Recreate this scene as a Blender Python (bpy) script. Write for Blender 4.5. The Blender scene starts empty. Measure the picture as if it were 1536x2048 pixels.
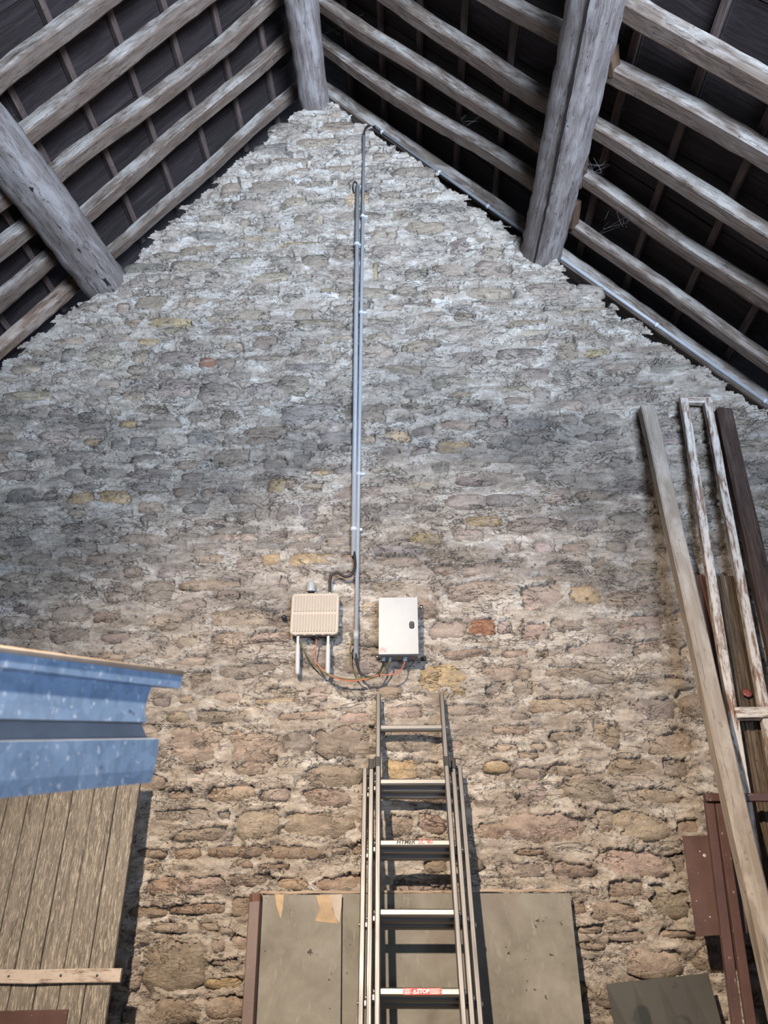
import bpy, math, random
import numpy as np
from mathutils import Matrix, Vector

# ------------------------------------------------------------------ camera, world, light
SC = bpy.context.scene
COL = SC.collection
random.seed(7); RNG = np.random.default_rng(11)

F_PX, PITCH, YAW = 1450.0, math.radians(27), math.radians(2.2)
EYE = np.array([0, 0, 1.6])
FWD = np.array([-math.sin(YAW)*math.cos(PITCH), math.cos(YAW)*math.cos(PITCH), math.sin(PITCH)])
RGT = np.array([math.cos(YAW), math.sin(YAW), 0.0])
UPV = np.cross(RGT, FWD)
cam_d = bpy.data.cameras.new('camera'); cam = bpy.data.objects.new('camera', cam_d); COL.objects.link(cam)
cam.location = EYE; cam.rotation_euler = (math.pi/2+PITCH, 0, YAW)
cam_d.sensor_fit = 'VERTICAL'; cam_d.sensor_height = 36; cam_d.sensor_width = 27
cam_d.lens = F_PX/2048*36; cam_d.clip_start = 0.02
cam_d.dof.use_dof = True; cam_d.dof.focus_distance = 4.4; cam_d.dof.aperture_fstop = 3.0
SC.camera = cam
SC.view_settings.view_transform = 'Standard'; SC.view_settings.look = 'None'
SC.view_settings.exposure = 0.0; SC.view_settings.gamma = 1.0; SC.view_settings.use_curve_mapping = False

w = bpy.data.worlds.new('world'); SC.world = w; w.use_nodes = True
w.node_tree.nodes['Background'].inputs[0].default_value = (0.55, 0.72, 1.0, 1)
w.node_tree.nodes['Background'].inputs[1].default_value = 1.0

def area(name, loc, target, sx, sy, power, col):
    d = bpy.data.lights.new(name, 'AREA'); d.shape = 'RECTANGLE'; d.size = sx; d.size_y = sy
    d.energy = power; d.color = col
    o = bpy.data.objects.new(name, d); COL.objects.link(o); o.location = loc
    o.rotation_euler = (Vector(target)-Vector(loc)).to_track_quat('-Z', 'Y').to_euler()
    return o
# cool daylight through the barn door behind the camera on the right
area('door_daylight', (2.1, -3.9, 2.3), (-0.6, 4.0, 7.9), 2.6, 2.6, 480, (0.65, 0.785, 1.0)).data.spread = math.radians(76)
# warm work lamp hung behind the camera on the left, aimed at the lower wall
sp = bpy.data.lights.new('work_lamp', 'SPOT'); sp.energy = 2500; sp.color = (1.0, 0.825, 0.65)
sp.spot_size = math.radians(68); sp.spot_blend = 1.0; sp.shadow_soft_size = 0.05
spo = bpy.data.objects.new('work_lamp', sp); COL.objects.link(spo); spo.location = (-1.15, -1.1, 4.25)
spo.rotation_euler = (Vector((0.15, 4.0, 0.85))-Vector(spo.location)).to_track_quat('-Z', 'Y').to_euler()

# ------------------------------------------------------------------ helpers
def ray(x, y): return FWD+RGT*(x-768)/F_PX+UPV*(1024-y)/F_PX
def P(x, y, Y):
    d = ray(x, y); return EYE+d*(Y/d[1])
def PP(x, y, n, q):
    d = ray(x, y); return EYE+d*(np.dot(np.asarray(q)-EYE, n)/np.dot(d, n))

def link(o, parent=None, M=None):
    COL.objects.link(o)
    if M is not None: o.matrix_basis = M
    if parent is not None:
        o.parent = parent
        o.matrix_parent_inverse = Matrix(parent['_w']).inverted() if False else WORLD[parent.name].inverted()
    WORLD[o.name] = M.copy() if M is not None else Matrix.Identity(4)
    return o
WORLD = {}

def tag(o, label, cat, group=None):
    o['label'] = label; o['category'] = cat
    if group: o['group'] = group
    return o
def struct(o): o['kind'] = 'structure'; return o

def thing(name, loc, label, cat, group=None):
    o = bpy.data.objects.new(name, None); o.empty_display_size = 0.1
    link(o, None, Matrix.Translation(Vector(loc)))
    return tag(o, label, cat, group)

def mk(name, verts, faces, mat, parent=None, M=None, smooth=False):
    """mesh object; verts in world space unless M (world matrix) is given, then local"""
    v = np.asarray(verts, float)
    if M is None:
        c = v.mean(axis=0); v = v-c; M = Matrix.Translation(Vector(c))
    me = bpy.data.meshes.new(name); me.from_pydata([tuple(p) for p in v], [], [tuple(f) for f in faces]); me.update()
    if smooth:
        me.polygons.foreach_set('use_smooth', [True]*len(me.polygons))
    if mat: me.materials.append(mat)
    return link(bpy.data.objects.new(name, me), parent, M)

def frame(p0, p1, up):
    """matrix: local X from p0 to p1, local Z close to up"""
    p0 = Vector(p0); p1 = Vector(p1); x = (p1-p0); L = x.length; x.normalize()
    up = Vector(up); z = (up-x*up.dot(x)).normalized(); y = z.cross(x)
    M = Matrix((x, y, z)).transposed().to_4x4(); M.translation = p0
    return M, L

def bar(name, p0, p1, w, h, up, mat, parent=None, cham=0.004, nseg=1, rough=0.0, smooth=False, ends=None, M=None, L=None):
    """chamfered bar, local X along; w along local Y, h along local Z"""
    if M is None: M, L = frame(p0, p1, up)
    a, b, c = w/2, h/2, min(cham, w*0.3, h*0.3)
    sec = [(-a+c, -b), (a-c, -b), (a, -b+c), (a, b-c), (a-c, b), (-a+c, b), (-a, b-c), (-a, -b+c)]
    V = []; Fc = []
    for i in range(nseg+1):
        t = i/nseg*L
        dy, dz = (RNG.normal(0, rough, 2) if rough else (0, 0))
        for (y, z) in sec:
            j = RNG.normal(0, rough*0.35, 2) if rough else (0, 0)
            V.append((t, y+dy+j[0], z+dz+j[1]))
    n = 8
    for i in range(nseg):
        for k in range(n):
            Fc.append((i*n+k, (i+1)*n+k, (i+1)*n+(k+1) % n, i*n+(k+1) % n)[::-1])
    Fc.append(tuple(range(n))); Fc.append(tuple(range(nseg*n, nseg*n+n))[::-1])
    Fc = [f[::-1] for f in Fc]
    return mk(name, V, Fc, mat, parent, M, smooth)

def log(name, p0, p1, r0, r1, up, mat, parent=None, flat=2.6, asp=1.0, wav=0.02, rough=0.05, seed=0, nseg=22, nk=16, bend=0.0, hewn=False):
    """irregular round or half-hewn pole"""
    rg = np.random.default_rng(seed)
    M, L = frame(p0, p1, up)
    t = np.linspace(0, 1, nseg+1)
    def wob(a):
        y = np.zeros_like(t)
        for k in (1, 2, 3, 5): y += rg.normal(0, a/k)*np.sin(math.pi*k*t+rg.uniform(0, 0.6))
        return y
    oy = wob(wav); oz = wob(wav)+bend*np.sin(math.pi*t)
    oy -= oy[0]*(1-t)+oy[-1]*t; oz -= oz[0]*(1-t)+oz[-1]*t
    rad = (r0*(1-t)+r1*t)*(1+0.5*rough*rg.normal(0, 1, nseg+1))
    th = np.linspace(0, 2*math.pi, nk, endpoint=False)+0.2
    if hewn:                      # squared with an axe: flat faces, narrow worn arrises
        e = 0.66+rg.normal(0, 0.05); sq = [(1, 0), (1, e), (0.86, 0.86), (e, 1), (0, 1), (-e, 1), (-0.86, 0.86), (-1, e), (-1, 0), (-1, -e), (-0.86, -0.86), (-e, -1), (0, -1), (e, -1), (0.86, -0.86), (1, -e)]
        nk = 16
    ph = rg.uniform(0, 6, 4)
    lump = rg.normal(0, rough, (nseg+1, nk))
    lump = (lump+np.roll(lump, 1, 1)+np.roll(lump, -1, 1))/1.8
    V = []
    for i in range(nseg+1):
        for k in range(nk):
            c, s = (sq[k] if hewn else (math.cos(th[k]), math.sin(th[k])))
            q = 1.0 if hewn else (abs(c)**flat+abs(s)**flat)**(-1/flat)
            r = rad[i]*q*(1+lump[i, k]+rough*math.sin(2*th[k]+ph[0]+3*t[i])*0.8)
            V.append((t[i]*L, oy[i]+r*c, oz[i]+r*s*asp))
    Fc = []
    for i in range(nseg):
        for k in range(nk):
            Fc.append((i*nk+k, i*nk+(k+1) % nk, (i+1)*nk+(k+1) % nk, (i+1)*nk+k)[::-1])
    Fc.append(tuple(range(nk))[::-1]); Fc.append(tuple(range(nseg*nk, nseg*nk+nk)))
    Fc = [f[::-1] for f in Fc]
    o = mk(name, V, Fc, mat, parent, M, not hewn)
    return o

def sheet(name, c4, thick, nrm, mat, parent=None, nu=1, nv=1, warp=0.0):
    """slab from 4 front corners (tl,tr,br,bl), thickness along nrm (away from front)"""
    tl, tr, br, bl = [np.asarray(c, float) for c in c4]; nrm = np.asarray(nrm, float)
    V = []; Fc = []
    W = RNG.normal(0, warp, (nv+1, nu+1)) if warp else np.zeros((nv+1, nu+1))
    for back in (0, 1):
        for j in range(nv+1):
            for i in range(nu+1):
                u, v = i/nu, j/nv
                p = (tl*(1-u)+tr*u)*(1-v)+(bl*(1-u)+br*u)*v
                V.append(p+nrm*(thick*back+W[j, i]))
    S = (nu+1)*(nv+1); I = lambda b, i, j: b*S+j*(nu+1)+i
    for j in range(nv):
        for i in range(nu):
            Fc.append((I(0, i, j), I(0, i, j+1), I(0, i+1, j+1), I(0, i+1, j)))
            Fc.append((I(1, i, j), I(1, i+1, j), I(1, i+1, j+1), I(1, i, j+1)))
    for i in range(nu):
        Fc.append((I(0, i, 0), I(0, i+1, 0), I(1, i+1, 0), I(1, i, 0)))
        Fc.append((I(0, i, nv), I(1, i, nv), I(1, i+1, nv), I(0, i+1, nv)))
    for j in range(nv):
        Fc.append((I(0, 0, j), I(1, 0, j), I(1, 0, j+1), I(0, 0, j+1)))
        Fc.append((I(0, nu, j), I(0, nu, j+1), I(1, nu, j+1), I(1, nu, j)))
    return mk(name, V, Fc, mat, parent)

def smooth_path(pts, n=8):
    pts = [np.asarray(p, float) for p in pts]
    if len(pts) == 2: return pts
    out = []
    q = [2*pts[0]-pts[1]]+pts+[2*pts[-1]-pts[-2]]
    for i in range(1, len(q)-2):
        for k in range(n):
            t = k/n
            out.append(0.5*((2*q[i])+(-q[i-1]+q[i+1])*t+(2*q[i-1]-5*q[i]+4*q[i+1]-q[i+2])*t*t+(-q[i-1]+3*q[i]-3*q[i+1]+q[i+2])*t**3))
    out.append(pts[-1]); return out

def tube(name, pts, r, mat, parent=None, nk=8, n=8, radii=None):
    path = smooth_path(pts, n); V = []; Fc = []
    m = len(path); prev = None
    for i, p in enumerate(path):
        d = path[min(i+1, m-1)]-path[max(i-1, 0)]; d = d/np.linalg.norm(d)
        if prev is None:
            a = np.array([0, 1, 0]) if abs(d[1]) < 0.9 else np.array([1, 0, 0])
        else: a = prev
        u = a-d*np.dot(a, d); u /= np.linalg.norm(u); v = np.cross(d, u); prev = u
        rr = r if radii is None else radii[min(int(i*len(radii)/m), len(radii)-1)]
        for k in range(nk):
            t = 2*math.pi*k/nk; V.append(p+u*rr*math.cos(t)+v*rr*math.sin(t))
    for i in range(m-1):
        for k in range(nk):
            Fc.append((i*nk+k, i*nk+(k+1) % nk, (i+1)*nk+(k+1) % nk, (i+1)*nk+k))
    Fc.append(tuple(range(nk))[::-1]); Fc.append(tuple(range((m-1)*nk, m*nk)))
    return mk(name, V, Fc, mat, parent, None, True)

def lathe(name, prof, p0, p1, mat, parent=None, nk=16):
    """prof = [(t along axis in metres, radius)]; axis p0->p1"""
    M, L = frame(p0, p1, (0, 1, 0.01)); V = []; Fc = []
    for (t, r) in prof:
        for k in range(nk):
            a = 2*math.pi*k/nk; V.append((t, r*math.cos(a), r*math.sin(a)))
    for i in range(len(prof)-1):
        for k in range(nk):
            Fc.append((i*nk+k, i*nk+(k+1) % nk, (i+1)*nk+(k+1) % nk, (i+1)*nk+k)[::-1])
    Fc.append(tuple(range(nk))); Fc.append(tuple(range((len(prof)-1)*nk, len(prof)*nk))[::-1])
    Fc = [f[::-1] for f in Fc]
    return mk(name, V, Fc, mat, parent, M, True)

def rbox(name, x0, x1, z0, z1, yf, yb, r, mat, parent=None, crown=0.0, bow=0.0, k=5):
    """rounded-corner box facing -Y: front at yf, back at yb; bow makes the sides bulge"""
    pts = []
    cx, cz = (x0+x1)/2, (z0+z1)/2
    for (qx, qz, a0) in ((x1-r, z1-r, 0), (x0+r, z1-r, 90), (x0+r, z0+r, 180), (x1-r, z0+r, 270)):
        for i in range(k):
            a = math.radians(a0+90*i/(k-1)); pts.append((qx+r*math.cos(a), qz+r*math.sin(a)))
    if bow:
        q2 = []
        for (x, z) in pts:
            tz = (z-cz)/((z1-z0)/2); q2.append((x+math.copysign(bow*(1-tz*tz)*0+bow*(-tz*0.5), x-cx), z))
        pts = q2
    n = len(pts); V = [];
    c = min(0.004, r*0.4)
    for (y, s) in ((yb, 0), (yf+c, 0), (yf, c)):
        for (x, z) in pts:
            V.append((cx+(x-cx)*(1-s/((x1-x0)/2)), y, cz+(z-cz)*(1-s/((z1-z0)/2))))
    Fc = []
    for j in range(2):
        for i in range(n):
            Fc.append((j*n+i, (j+1)*n+i, (j+1)*n+(i+1) % n, j*n+(i+1) % n))
    Fc.append(tuple(range(2*n, 3*n))[::-1]); Fc.append(tuple(range(n)))
    Fc = [f[::-1] for f in Fc]
    return mk(name, V, Fc, mat, parent)

def text(name, s, loc, size, mat, parent, M, shear=0.0, bold=0.0, extrude=0.0004):
    c = bpy.data.curves.new(name, 'FONT'); c.body = s; c.size = size; c.shear = shear; c.offset = bold
    c.extrude = extrude; c.align_x = 'CENTER'; c.align_y = 'CENTER'; c.resolution_u = 3
    tmp = bpy.data.objects.new('tmp_text', c); COL.objects.link(tmp)
    dg = bpy.context.evaluated_depsgraph_get(); dg.update()
    me = bpy.data.meshes.new_from_object(tmp.evaluated_get(dg)); bpy.data.objects.remove(tmp)
    me.materials.clear(); me.materials.append(mat)
    return link(bpy.data.objects.new(name, me), parent, M @ Matrix.Translation(Vector(loc)))

# ------------------------------------------------------------------ materials
class NT:
    def __init__(s, name):
        s.m = bpy.data.materials.new(name); s.m.use_nodes = True; s.t = s.m.node_tree
        s.b = s.t.nodes['Principled BSDF']
    def n(s, typ, **kw):
        nd = s.t.nodes.new(typ)
        for k, v in kw.items():
            if k.startswith('i_'): nd.inputs[k[2:].replace('_', ' ')].default_value = v
            else: setattr(nd, k, v)
        return nd
    def l(s, a, b): s.t.links.new(a, b)
    def coord(s, kind='pos', scale=(1, 1, 1)):
        if kind == 'pos': src = s.n('ShaderNodeNewGeometry').outputs['Position']
        else:
            src = s.n('ShaderNodeVectorMath', operation='ADD'); s.l(s.n('ShaderNodeTexCoord').outputs['Object'], src.inputs[0])
            mu = s.n('ShaderNodeVectorMath', operation='SCALE'); mu.inputs[0].default_value = (13.7, 7.3, 9.1)
            s.l(s.n('ShaderNodeObjectInfo').outputs['Random'], mu.inputs['Scale']); s.l(mu.outputs[0], src.inputs[1]); src = src.outputs[0]
        mp = s.n('ShaderNodeMapping'); mp.inputs['Scale'].default_value = scale; s.l(src, mp.inputs[0])
        return mp.outputs[0]
    def noise(s, co, scale, detail=6, rough=0.6, dist=0.0):
        nd = s.n('ShaderNodeTexNoise'); nd.inputs['Scale'].default_value = scale; nd.inputs['Detail'].default_value = detail
        nd.inputs['Roughness'].default_value = rough; nd.inputs['Distortion'].default_value = dist
        s.l(co, nd.inputs['Vector']); return nd.outputs['Fac']
    def ramp(s, fac, stops, interp='LINEAR'):
        r = s.n('ShaderNodeValToRGB'); cr = r.color_ramp; cr.interpolation = interp
        while len(cr.elements) < len(stops): cr.elements.new(0.5)
        for e, (p, c) in zip(cr.elements, stops):
            e.position = p; e.color = (c, c, c, 1) if isinstance(c, (int, float)) else (*c, 1)
        s.l(fac, r.inputs[0]); return r.outputs[0]
    def mix(s, fac, a, b, mode='MIX'):
        m = s.n('ShaderNodeMix', data_type='RGBA', blend_type=mode)
        for v, i in ((fac, 0), (a, 6), (b, 7)):
            if hasattr(v, 'is_linked') or hasattr(v, 'links'): s.l(v, m.inputs[i])
            elif isinstance(v, (int, float)): m.inputs[i].default_value = v if i == 0 else (v, v, v, 1)
            else: m.inputs[i].default_value = (*v, 1)
        return m.outputs[2]
    def math(s, op, a, b=0.0):
        m = s.n('ShaderNodeMath', operation=op)
        for v, i in ((a, 0), (b, 1)):
            if hasattr(v, 'links'): s.l(v, m.inputs[i])
            else: m.inputs[i].default_value = v
        return m.outputs[0]
    def bump(s, h, strength=0.5, dist=0.01, prev=None):
        b = s.n('ShaderNodeBump'); b.inputs['Strength'].default_value = strength; b.inputs['Distance'].default_value = dist
        s.l(h, b.inputs['Height'])
        if prev is not None: s.l(prev, b.inputs['Normal'])
        return b.outputs[0]
    def out(s, col=None, rough=0.8, normal=None, metal=0.0, spec=0.3):
        if col is not None:
            if hasattr(col, 'links'): s.l(col, s.b.inputs['Base Color'])
            else: s.b.inputs['Base Color'].default_value = (*col, 1)
        if hasattr(rough, 'links'): s.l(rough, s.b.inputs['Roughness'])
        else: s.b.inputs['Roughness'].default_value = rough
        s.b.inputs['Metallic'].default_value = metal; s.b.inputs['Specular IOR Level'].default_value = spec
        if normal is not None: s.l(normal, s.b.inputs['Normal'])
        return s.m

def plain(name, col, rough=0.5, metal=0.0, var=0.12, scale=30, spec=0.4):
    t = NT(name); c = t.coord('obj')
    n = t.noise(c, scale, 4)
    lo = tuple(x*(1-var) for x in col); hi = tuple(min(1, x*(1+var)) for x in col)
    return t.out(t.ramp(n, [(0.3, lo), (0.7, hi)]), rough, None, metal, spec)

def cracks(t, co, scale, width, mask_scale, lo=0.5, hi=0.6, seed=0.0):
    """thin dark irregular crack lines, present only in patches -> 0..1"""
    v = t.n('ShaderNodeTexNoise'); v.inputs['Scale'].default_value = scale; v.inputs['Detail'].default_value = 5; v.inputs['Roughness'].default_value = 0.62
    v.inputs['Distortion'].default_value = 0.6
    ad = t.n('ShaderNodeVectorMath', operation='ADD'); t.l(co, ad.inputs[0]); ad.inputs[1].default_value = (seed, seed*1.7, seed*0.3)
    t.l(ad.outputs[0], v.inputs['Vector'])
    d = t.math('ABSOLUTE', t.math('SUBTRACT', v.outputs['Fac'], 0.5))
    line = t.ramp(d, [(0.0, 1.0), (width, 0.0)])
    mk_ = t.ramp(t.noise(ad.outputs[0], mask_scale, 3), [(lo, 0.0), (hi, 1.0)])
    return t.mix(1.0, line, mk_, 'MULTIPLY')

def wall_common(t, base, crack_strength=0.72):
    co = t.coord('pos')
    coz = t.coord('pos', (1, 1, 2.2))
    # sooty and damp noise blotches, weighted by the height band below
    soot_shade = t.ramp(t.noise(coz, 1.3, 6, 0.65, 0.4), [(0.41, 0.0), (0.66, 0.74)])
    sx_ = t.n('ShaderNodeSeparateXYZ'); t.l(co, sx_.inputs[0])      # mid-wall grime plus dimmer light painted in, clean repointing below
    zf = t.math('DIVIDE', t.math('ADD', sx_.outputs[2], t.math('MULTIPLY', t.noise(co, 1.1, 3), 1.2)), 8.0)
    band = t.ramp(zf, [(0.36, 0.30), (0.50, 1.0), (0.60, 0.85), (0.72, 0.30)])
    soot_shade = t.math('MULTIPLY', soot_shade, band)
    col = t.mix(soot_shade, base, (0.105, 0.097, 0.09))
    fine = t.ramp(t.noise(co, 55, 5, 0.7), [(0.3, 0.78), (0.7, 1.12)])
    col = t.mix(1.0, col, fine, 'MULTIPLY')
    cr = cracks(t, coz, 5.5, 0.014, 3.0, 0.46, 0.56)
    cr2 = cracks(t, coz, 10.0, 0.013, 4.0, 0.49, 0.60, 3.3)
    spots = t.ramp(t.noise(co, 26, 3, 0.55), [(0.69, 0.0), (0.725, 1.0)])
    k = t.mix(1.0, t.mix(1.0, cr, cr2, 'LIGHTEN'), spots, 'LIGHTEN')
    col = t.mix(t.math('MULTIPLY', k, crack_strength), col, (0.028, 0.024, 0.022))
    h1 = t.noise(coz, 14, 8, 0.68, 0.5); h2 = t.noise(co, 60, 6, 0.7)
    h = t.math('SUBTRACT', t.math('ADD', h1, t.math('MULTIPLY', h2, 0.35)), t.math('MULTIPLY', k, 0.35))
    nb = t.bump(h, 1.0, 0.024)
    return col, nb

def mat_mortar():
    t = NT('lime_mortar'); coz = t.coord('pos', (1, 1, 2.6))
    n = t.noise(coz, 5.0, 7, 0.66, 0.5)
    base = t.ramp(n, [(0.30, (0.27, 0.222, 0.176)), (0.44, (0.41, 0.348, 0.285)), (0.56, (0.53, 0.47, 0.40)), (0.69, (0.71, 0.665, 0.605))])
    col, nb = wall_common(t, base)
    return t.out(col, 0.95, nb, 0, 0.15)
def mat_stone():
    t = NT('rubble_stone'); coz = t.coord('pos', (1, 1, 2.0))
    at = t.n('ShaderNodeAttribute'); at.attribute_name = 'Col'
    v = t.ramp(t.noise(coz, 7.0, 7, 0.68, 0.6), [(0.28, 0.55), (0.52, 1.0), (0.74, 1.5)])
    base = t.mix(1.0, at.outputs['Color'], v, 'MULTIPLY')
    smear = t.ramp(t.noise(coz, 9.0, 6, 0.7, 0.8), [(0.49, 0.0), (0.64, 0.7)])
    base = t.mix(smear, base, (0.44, 0.375, 0.305))
    col, nb = wall_common(t, base, 0.72)
    return t.out(col, 0.92, nb, 0, 0.18)

def mat_wood(name, dark, mid, light, patch=0.0, patch_col=(0.5, 0.47, 0.44), gs=1.0, rough=0.85, crack=0.8, lo=0.3, hi=0.72, under=None):
    t = NT(name); cs = t.coord('obj', (1.2*gs, 14*gs, 14*gs)); c = t.coord('obj')
    g = t.noise(cs, 3.0, 8, 0.65, 0.8)
    col = t.ramp(g, [(lo, dark), ((lo+hi)/2, mid), (hi, light)])
    if patch:
        p = t.ramp(t.noise(t.coord('obj', (2.0, 6, 6)), 1.6, 6, 0.65, 0.3), [(0.5-0.12*patch, 0.0), (0.62, 0.85)])
        col = t.mix(p, col, patch_col)
    if under:                     # faces turned down take a browner wood colour
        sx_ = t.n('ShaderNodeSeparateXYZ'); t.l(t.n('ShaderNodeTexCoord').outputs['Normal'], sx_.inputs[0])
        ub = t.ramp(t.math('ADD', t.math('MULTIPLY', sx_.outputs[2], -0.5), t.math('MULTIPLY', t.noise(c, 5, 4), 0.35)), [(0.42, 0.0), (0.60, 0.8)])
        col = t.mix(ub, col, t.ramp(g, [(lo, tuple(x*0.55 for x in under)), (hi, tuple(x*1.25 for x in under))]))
    cs2 = t.coord('obj', (0.8*gs, 22*gs, 22*gs))
    cr = cracks(t, cs2, 1.4, 0.014, 1.5, 0.42, 0.56)
    sp_ = t.ramp(t.noise(c, 42, 2, 0.5), [(0.70, 0.0), (0.75, 0.8)])
    k = t.mix(1.0, cr, sp_, 'LIGHTEN')
    col = t.mix(t.math('MULTIPLY', k, crack), col, tuple(x*0.25 for x in dark))
    h = t.math('SUBTRACT', g, t.math('MULTIPLY', k, 0.5))
    return t.out(col, rough, t.bump(h, 0.6, 0.008), 0, 0.25)

def mat_peel(name, under, paint, thr=0.5, streak=(1.0, 9, 9), sc=3.0, width=0.05, under2=None):
    t = NT(name); cs = t.coord('obj', streak)
    g = t.noise(t.coord('obj', (1.2, 16, 16)), 3.0, 7, 0.65, 0.5)
    u = t.ramp(g, [(0.3, tuple(x*0.6 for x in under)), (0.7, under2 or tuple(x*1.35 for x in under))])
    pm = t.ramp(t.noise(cs, sc, 9, 0.72, 0.3), [(thr-width, 0.0), (thr+width, 1.0)])
    pc = t.ramp(t.noise(t.coord('obj'), 25, 5, 0.65), [(0.3, tuple(x*0.8 for x in paint)), (0.7, paint)])
    col = t.mix(pm, u, pc)
    h = t.math('ADD', t.math('MULTIPLY', pm, 0.6), t.math('MULTIPLY', g, 0.5))
    return t.out(col, 0.8, t.bump(h, 0.6, 0.004), 0, 0.25)

def mat_metal(name, col, rough=0.35, var=0.25, brushed=(1, 40, 40), metal=1.0):
    t = NT(name); c = t.coord('obj', brushed); n = t.noise(c, 4, 5, 0.6)
    cc = t.ramp(n, [(0.3, tuple(x*(1-var) for x in col)), (0.7, col)])
    return t.out(cc, t.ramp(n, [(0.3, rough*0.8), (0.7, min(1, rough*1.35))]), t.bump(n, 0.08, 0.002), metal, 0.5)

M_MORTAR = mat_mortar(); M_STONE = mat_stone()
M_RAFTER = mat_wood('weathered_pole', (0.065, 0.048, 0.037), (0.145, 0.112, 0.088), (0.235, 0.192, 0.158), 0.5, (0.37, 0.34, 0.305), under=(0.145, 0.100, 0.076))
M_BARK = mat_wood('brown_pole', (0.07, 0.045, 0.034), (0.19, 0.125, 0.09), (0.34, 0.24, 0.18), 0.3, (0.42, 0.34, 0.28))
M_PURLIN = mat_wood('grey_hewn_beam', (0.105, 0.087, 0.081), (0.20, 0.172, 0.16), (0.285, 0.252, 0.236), 0.12, (0.33, 0.305, 0.295), 0.8)
M_CRACK = plain('beam_split_dark', (0.018, 0.013, 0.011), 0.95)
M_ENDGRAIN = plain('sawn_end', (0.085, 0.048, 0.028), 0.9)
M_BATTEN = mat_wood('batten_wood', (0.055, 0.038, 0.033), (0.10, 0.072, 0.063), (0.16, 0.122, 0.108))
M_TILE = mat_wood('dark_roof_underside', (0.020, 0.015, 0.015), (0.038, 0.029, 0.029), (0.085, 0.072, 0.074), 0, gs=0.7, lo=0.35, hi=0.85, crack=0.5)
M_CONDUIT = plain('grey_pvc', (0.29, 0.295, 0.305), 0.42, 0, 0.06)
M_CLIP = plain('pale_clip_plastic', (0.46, 0.47, 0.50), 0.5)
M_BLACK = plain('black_rubber', (0.014, 0.014, 0.015), 0.5)
M_DARKGREY = plain('dark_grey_plastic', (0.05, 0.052, 0.056), 0.5)
M_CREAM = plain('cream_housing', (0.305, 0.262, 0.215), 0.5, 0, 0.04)
M_GROOVE = plain('cream_rib', (0.335, 0.29, 0.24), 0.55, 0, 0.04)
M_WHITE = plain('white_plastic', (0.40, 0.395, 0.40), 0.4, 0, 0.05)
M_GREYDOME = plain('grey_dome_plastic', (0.30, 0.315, 0.325), 0.3, 0, 0.05)
M_BOXGREY = plain('painted_steel_door', (0.268, 0.278, 0.285), 0.4, 0, 0.05, 8)
M_BOXSIDE = plain('painted_steel_body', (0.16, 0.165, 0.17), 0.45, 0, 0.05)
M_GLAND = plain('blue_grey_gland', (0.15, 0.18, 0.23), 0.45)
M_STICK = plain('sticker_paper', (0.38, 0.33, 0.31), 0.6, 0, 0.05)
M_ORANGE = plain('orange_cable', (0.36, 0.10, 0.062), 0.45)
M_OLIVE = plain('green_yellow_cable', (0.10, 0.083, 0.026), 0.45, 0, 0.4, 60)
M_RED = plain('red_print', (0.62, 0.035, 0.03), 0.5)
M_PINKRED = plain('red_lettering', (0.60, 0.06, 0.08), 0.5)
M_INK = plain('black_ink', (0.015, 0.015, 0.016), 0.5)
M_WHITEINK = plain('white_ink', (0.85, 0.80, 0.78), 0.5)
M_ALU = mat_metal('ladder_aluminium', (0.205, 0.20, 0.197), 0.52, 0.18)
M_ALURUNG = mat_metal('rung_aluminium', (0.30, 0.294, 0.285), 0.48, 0.15)
M_CHROME = mat_metal('bright_steel', (0.8, 0.8, 0.8), 0.2, 0.1)
M_POST = mat_wood('pale_dusty_timber', (0.20, 0.165, 0.13), (0.255, 0.215, 0.175), (0.31, 0.265, 0.22), 0.2, (0.36, 0.32, 0.275), 0.5, crack=0.5)
M_FRAME = mat_peel('flaking_white_paint_on_wood', (0.20, 0.115, 0.075), (0.56, 0.51, 0.455), 0.47, (2.5, 14, 14), 3.2, 0.05)
M_DARKWOOD = mat_wood('dark_brown_timber', (0.025, 0.016, 0.013), (0.055, 0.035, 0.028), (0.10, 0.068, 0.055))
M_REDWOOD = mat_wood('reddish_timber', (0.055, 0.026, 0.018), (0.13, 0.066, 0.045), (0.22, 0.125, 0.09))
M_OLDWOOD = mat_wood('old_grooved_timber', (0.03, 0.022, 0.015), (0.085, 0.062, 0.042), (0.18, 0.135, 0.095))
def mat_brownpaint():
    t = NT('red_brown_paint'); c = t.coord('obj')
    col = t.ramp(t.noise(c, 6, 5), [(0.3, (0.060, 0.030, 0.025)), (0.7, (0.092, 0.047, 0.039))])
    sp_ = t.ramp(t.noise(t.coord('obj', (1, 3, 3)), 40, 3, 0.5), [(0.70, 0.0), (0.74, 0.8)])
    col = t.mix(sp_, col, (0.45, 0.38, 0.34))
    return t.out(col, 0.5, t.bump(t.noise(c, 90, 3), 0.15, 0.002), 0, 0.4)
M_BROWNPAINT = mat_brownpaint()
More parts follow.
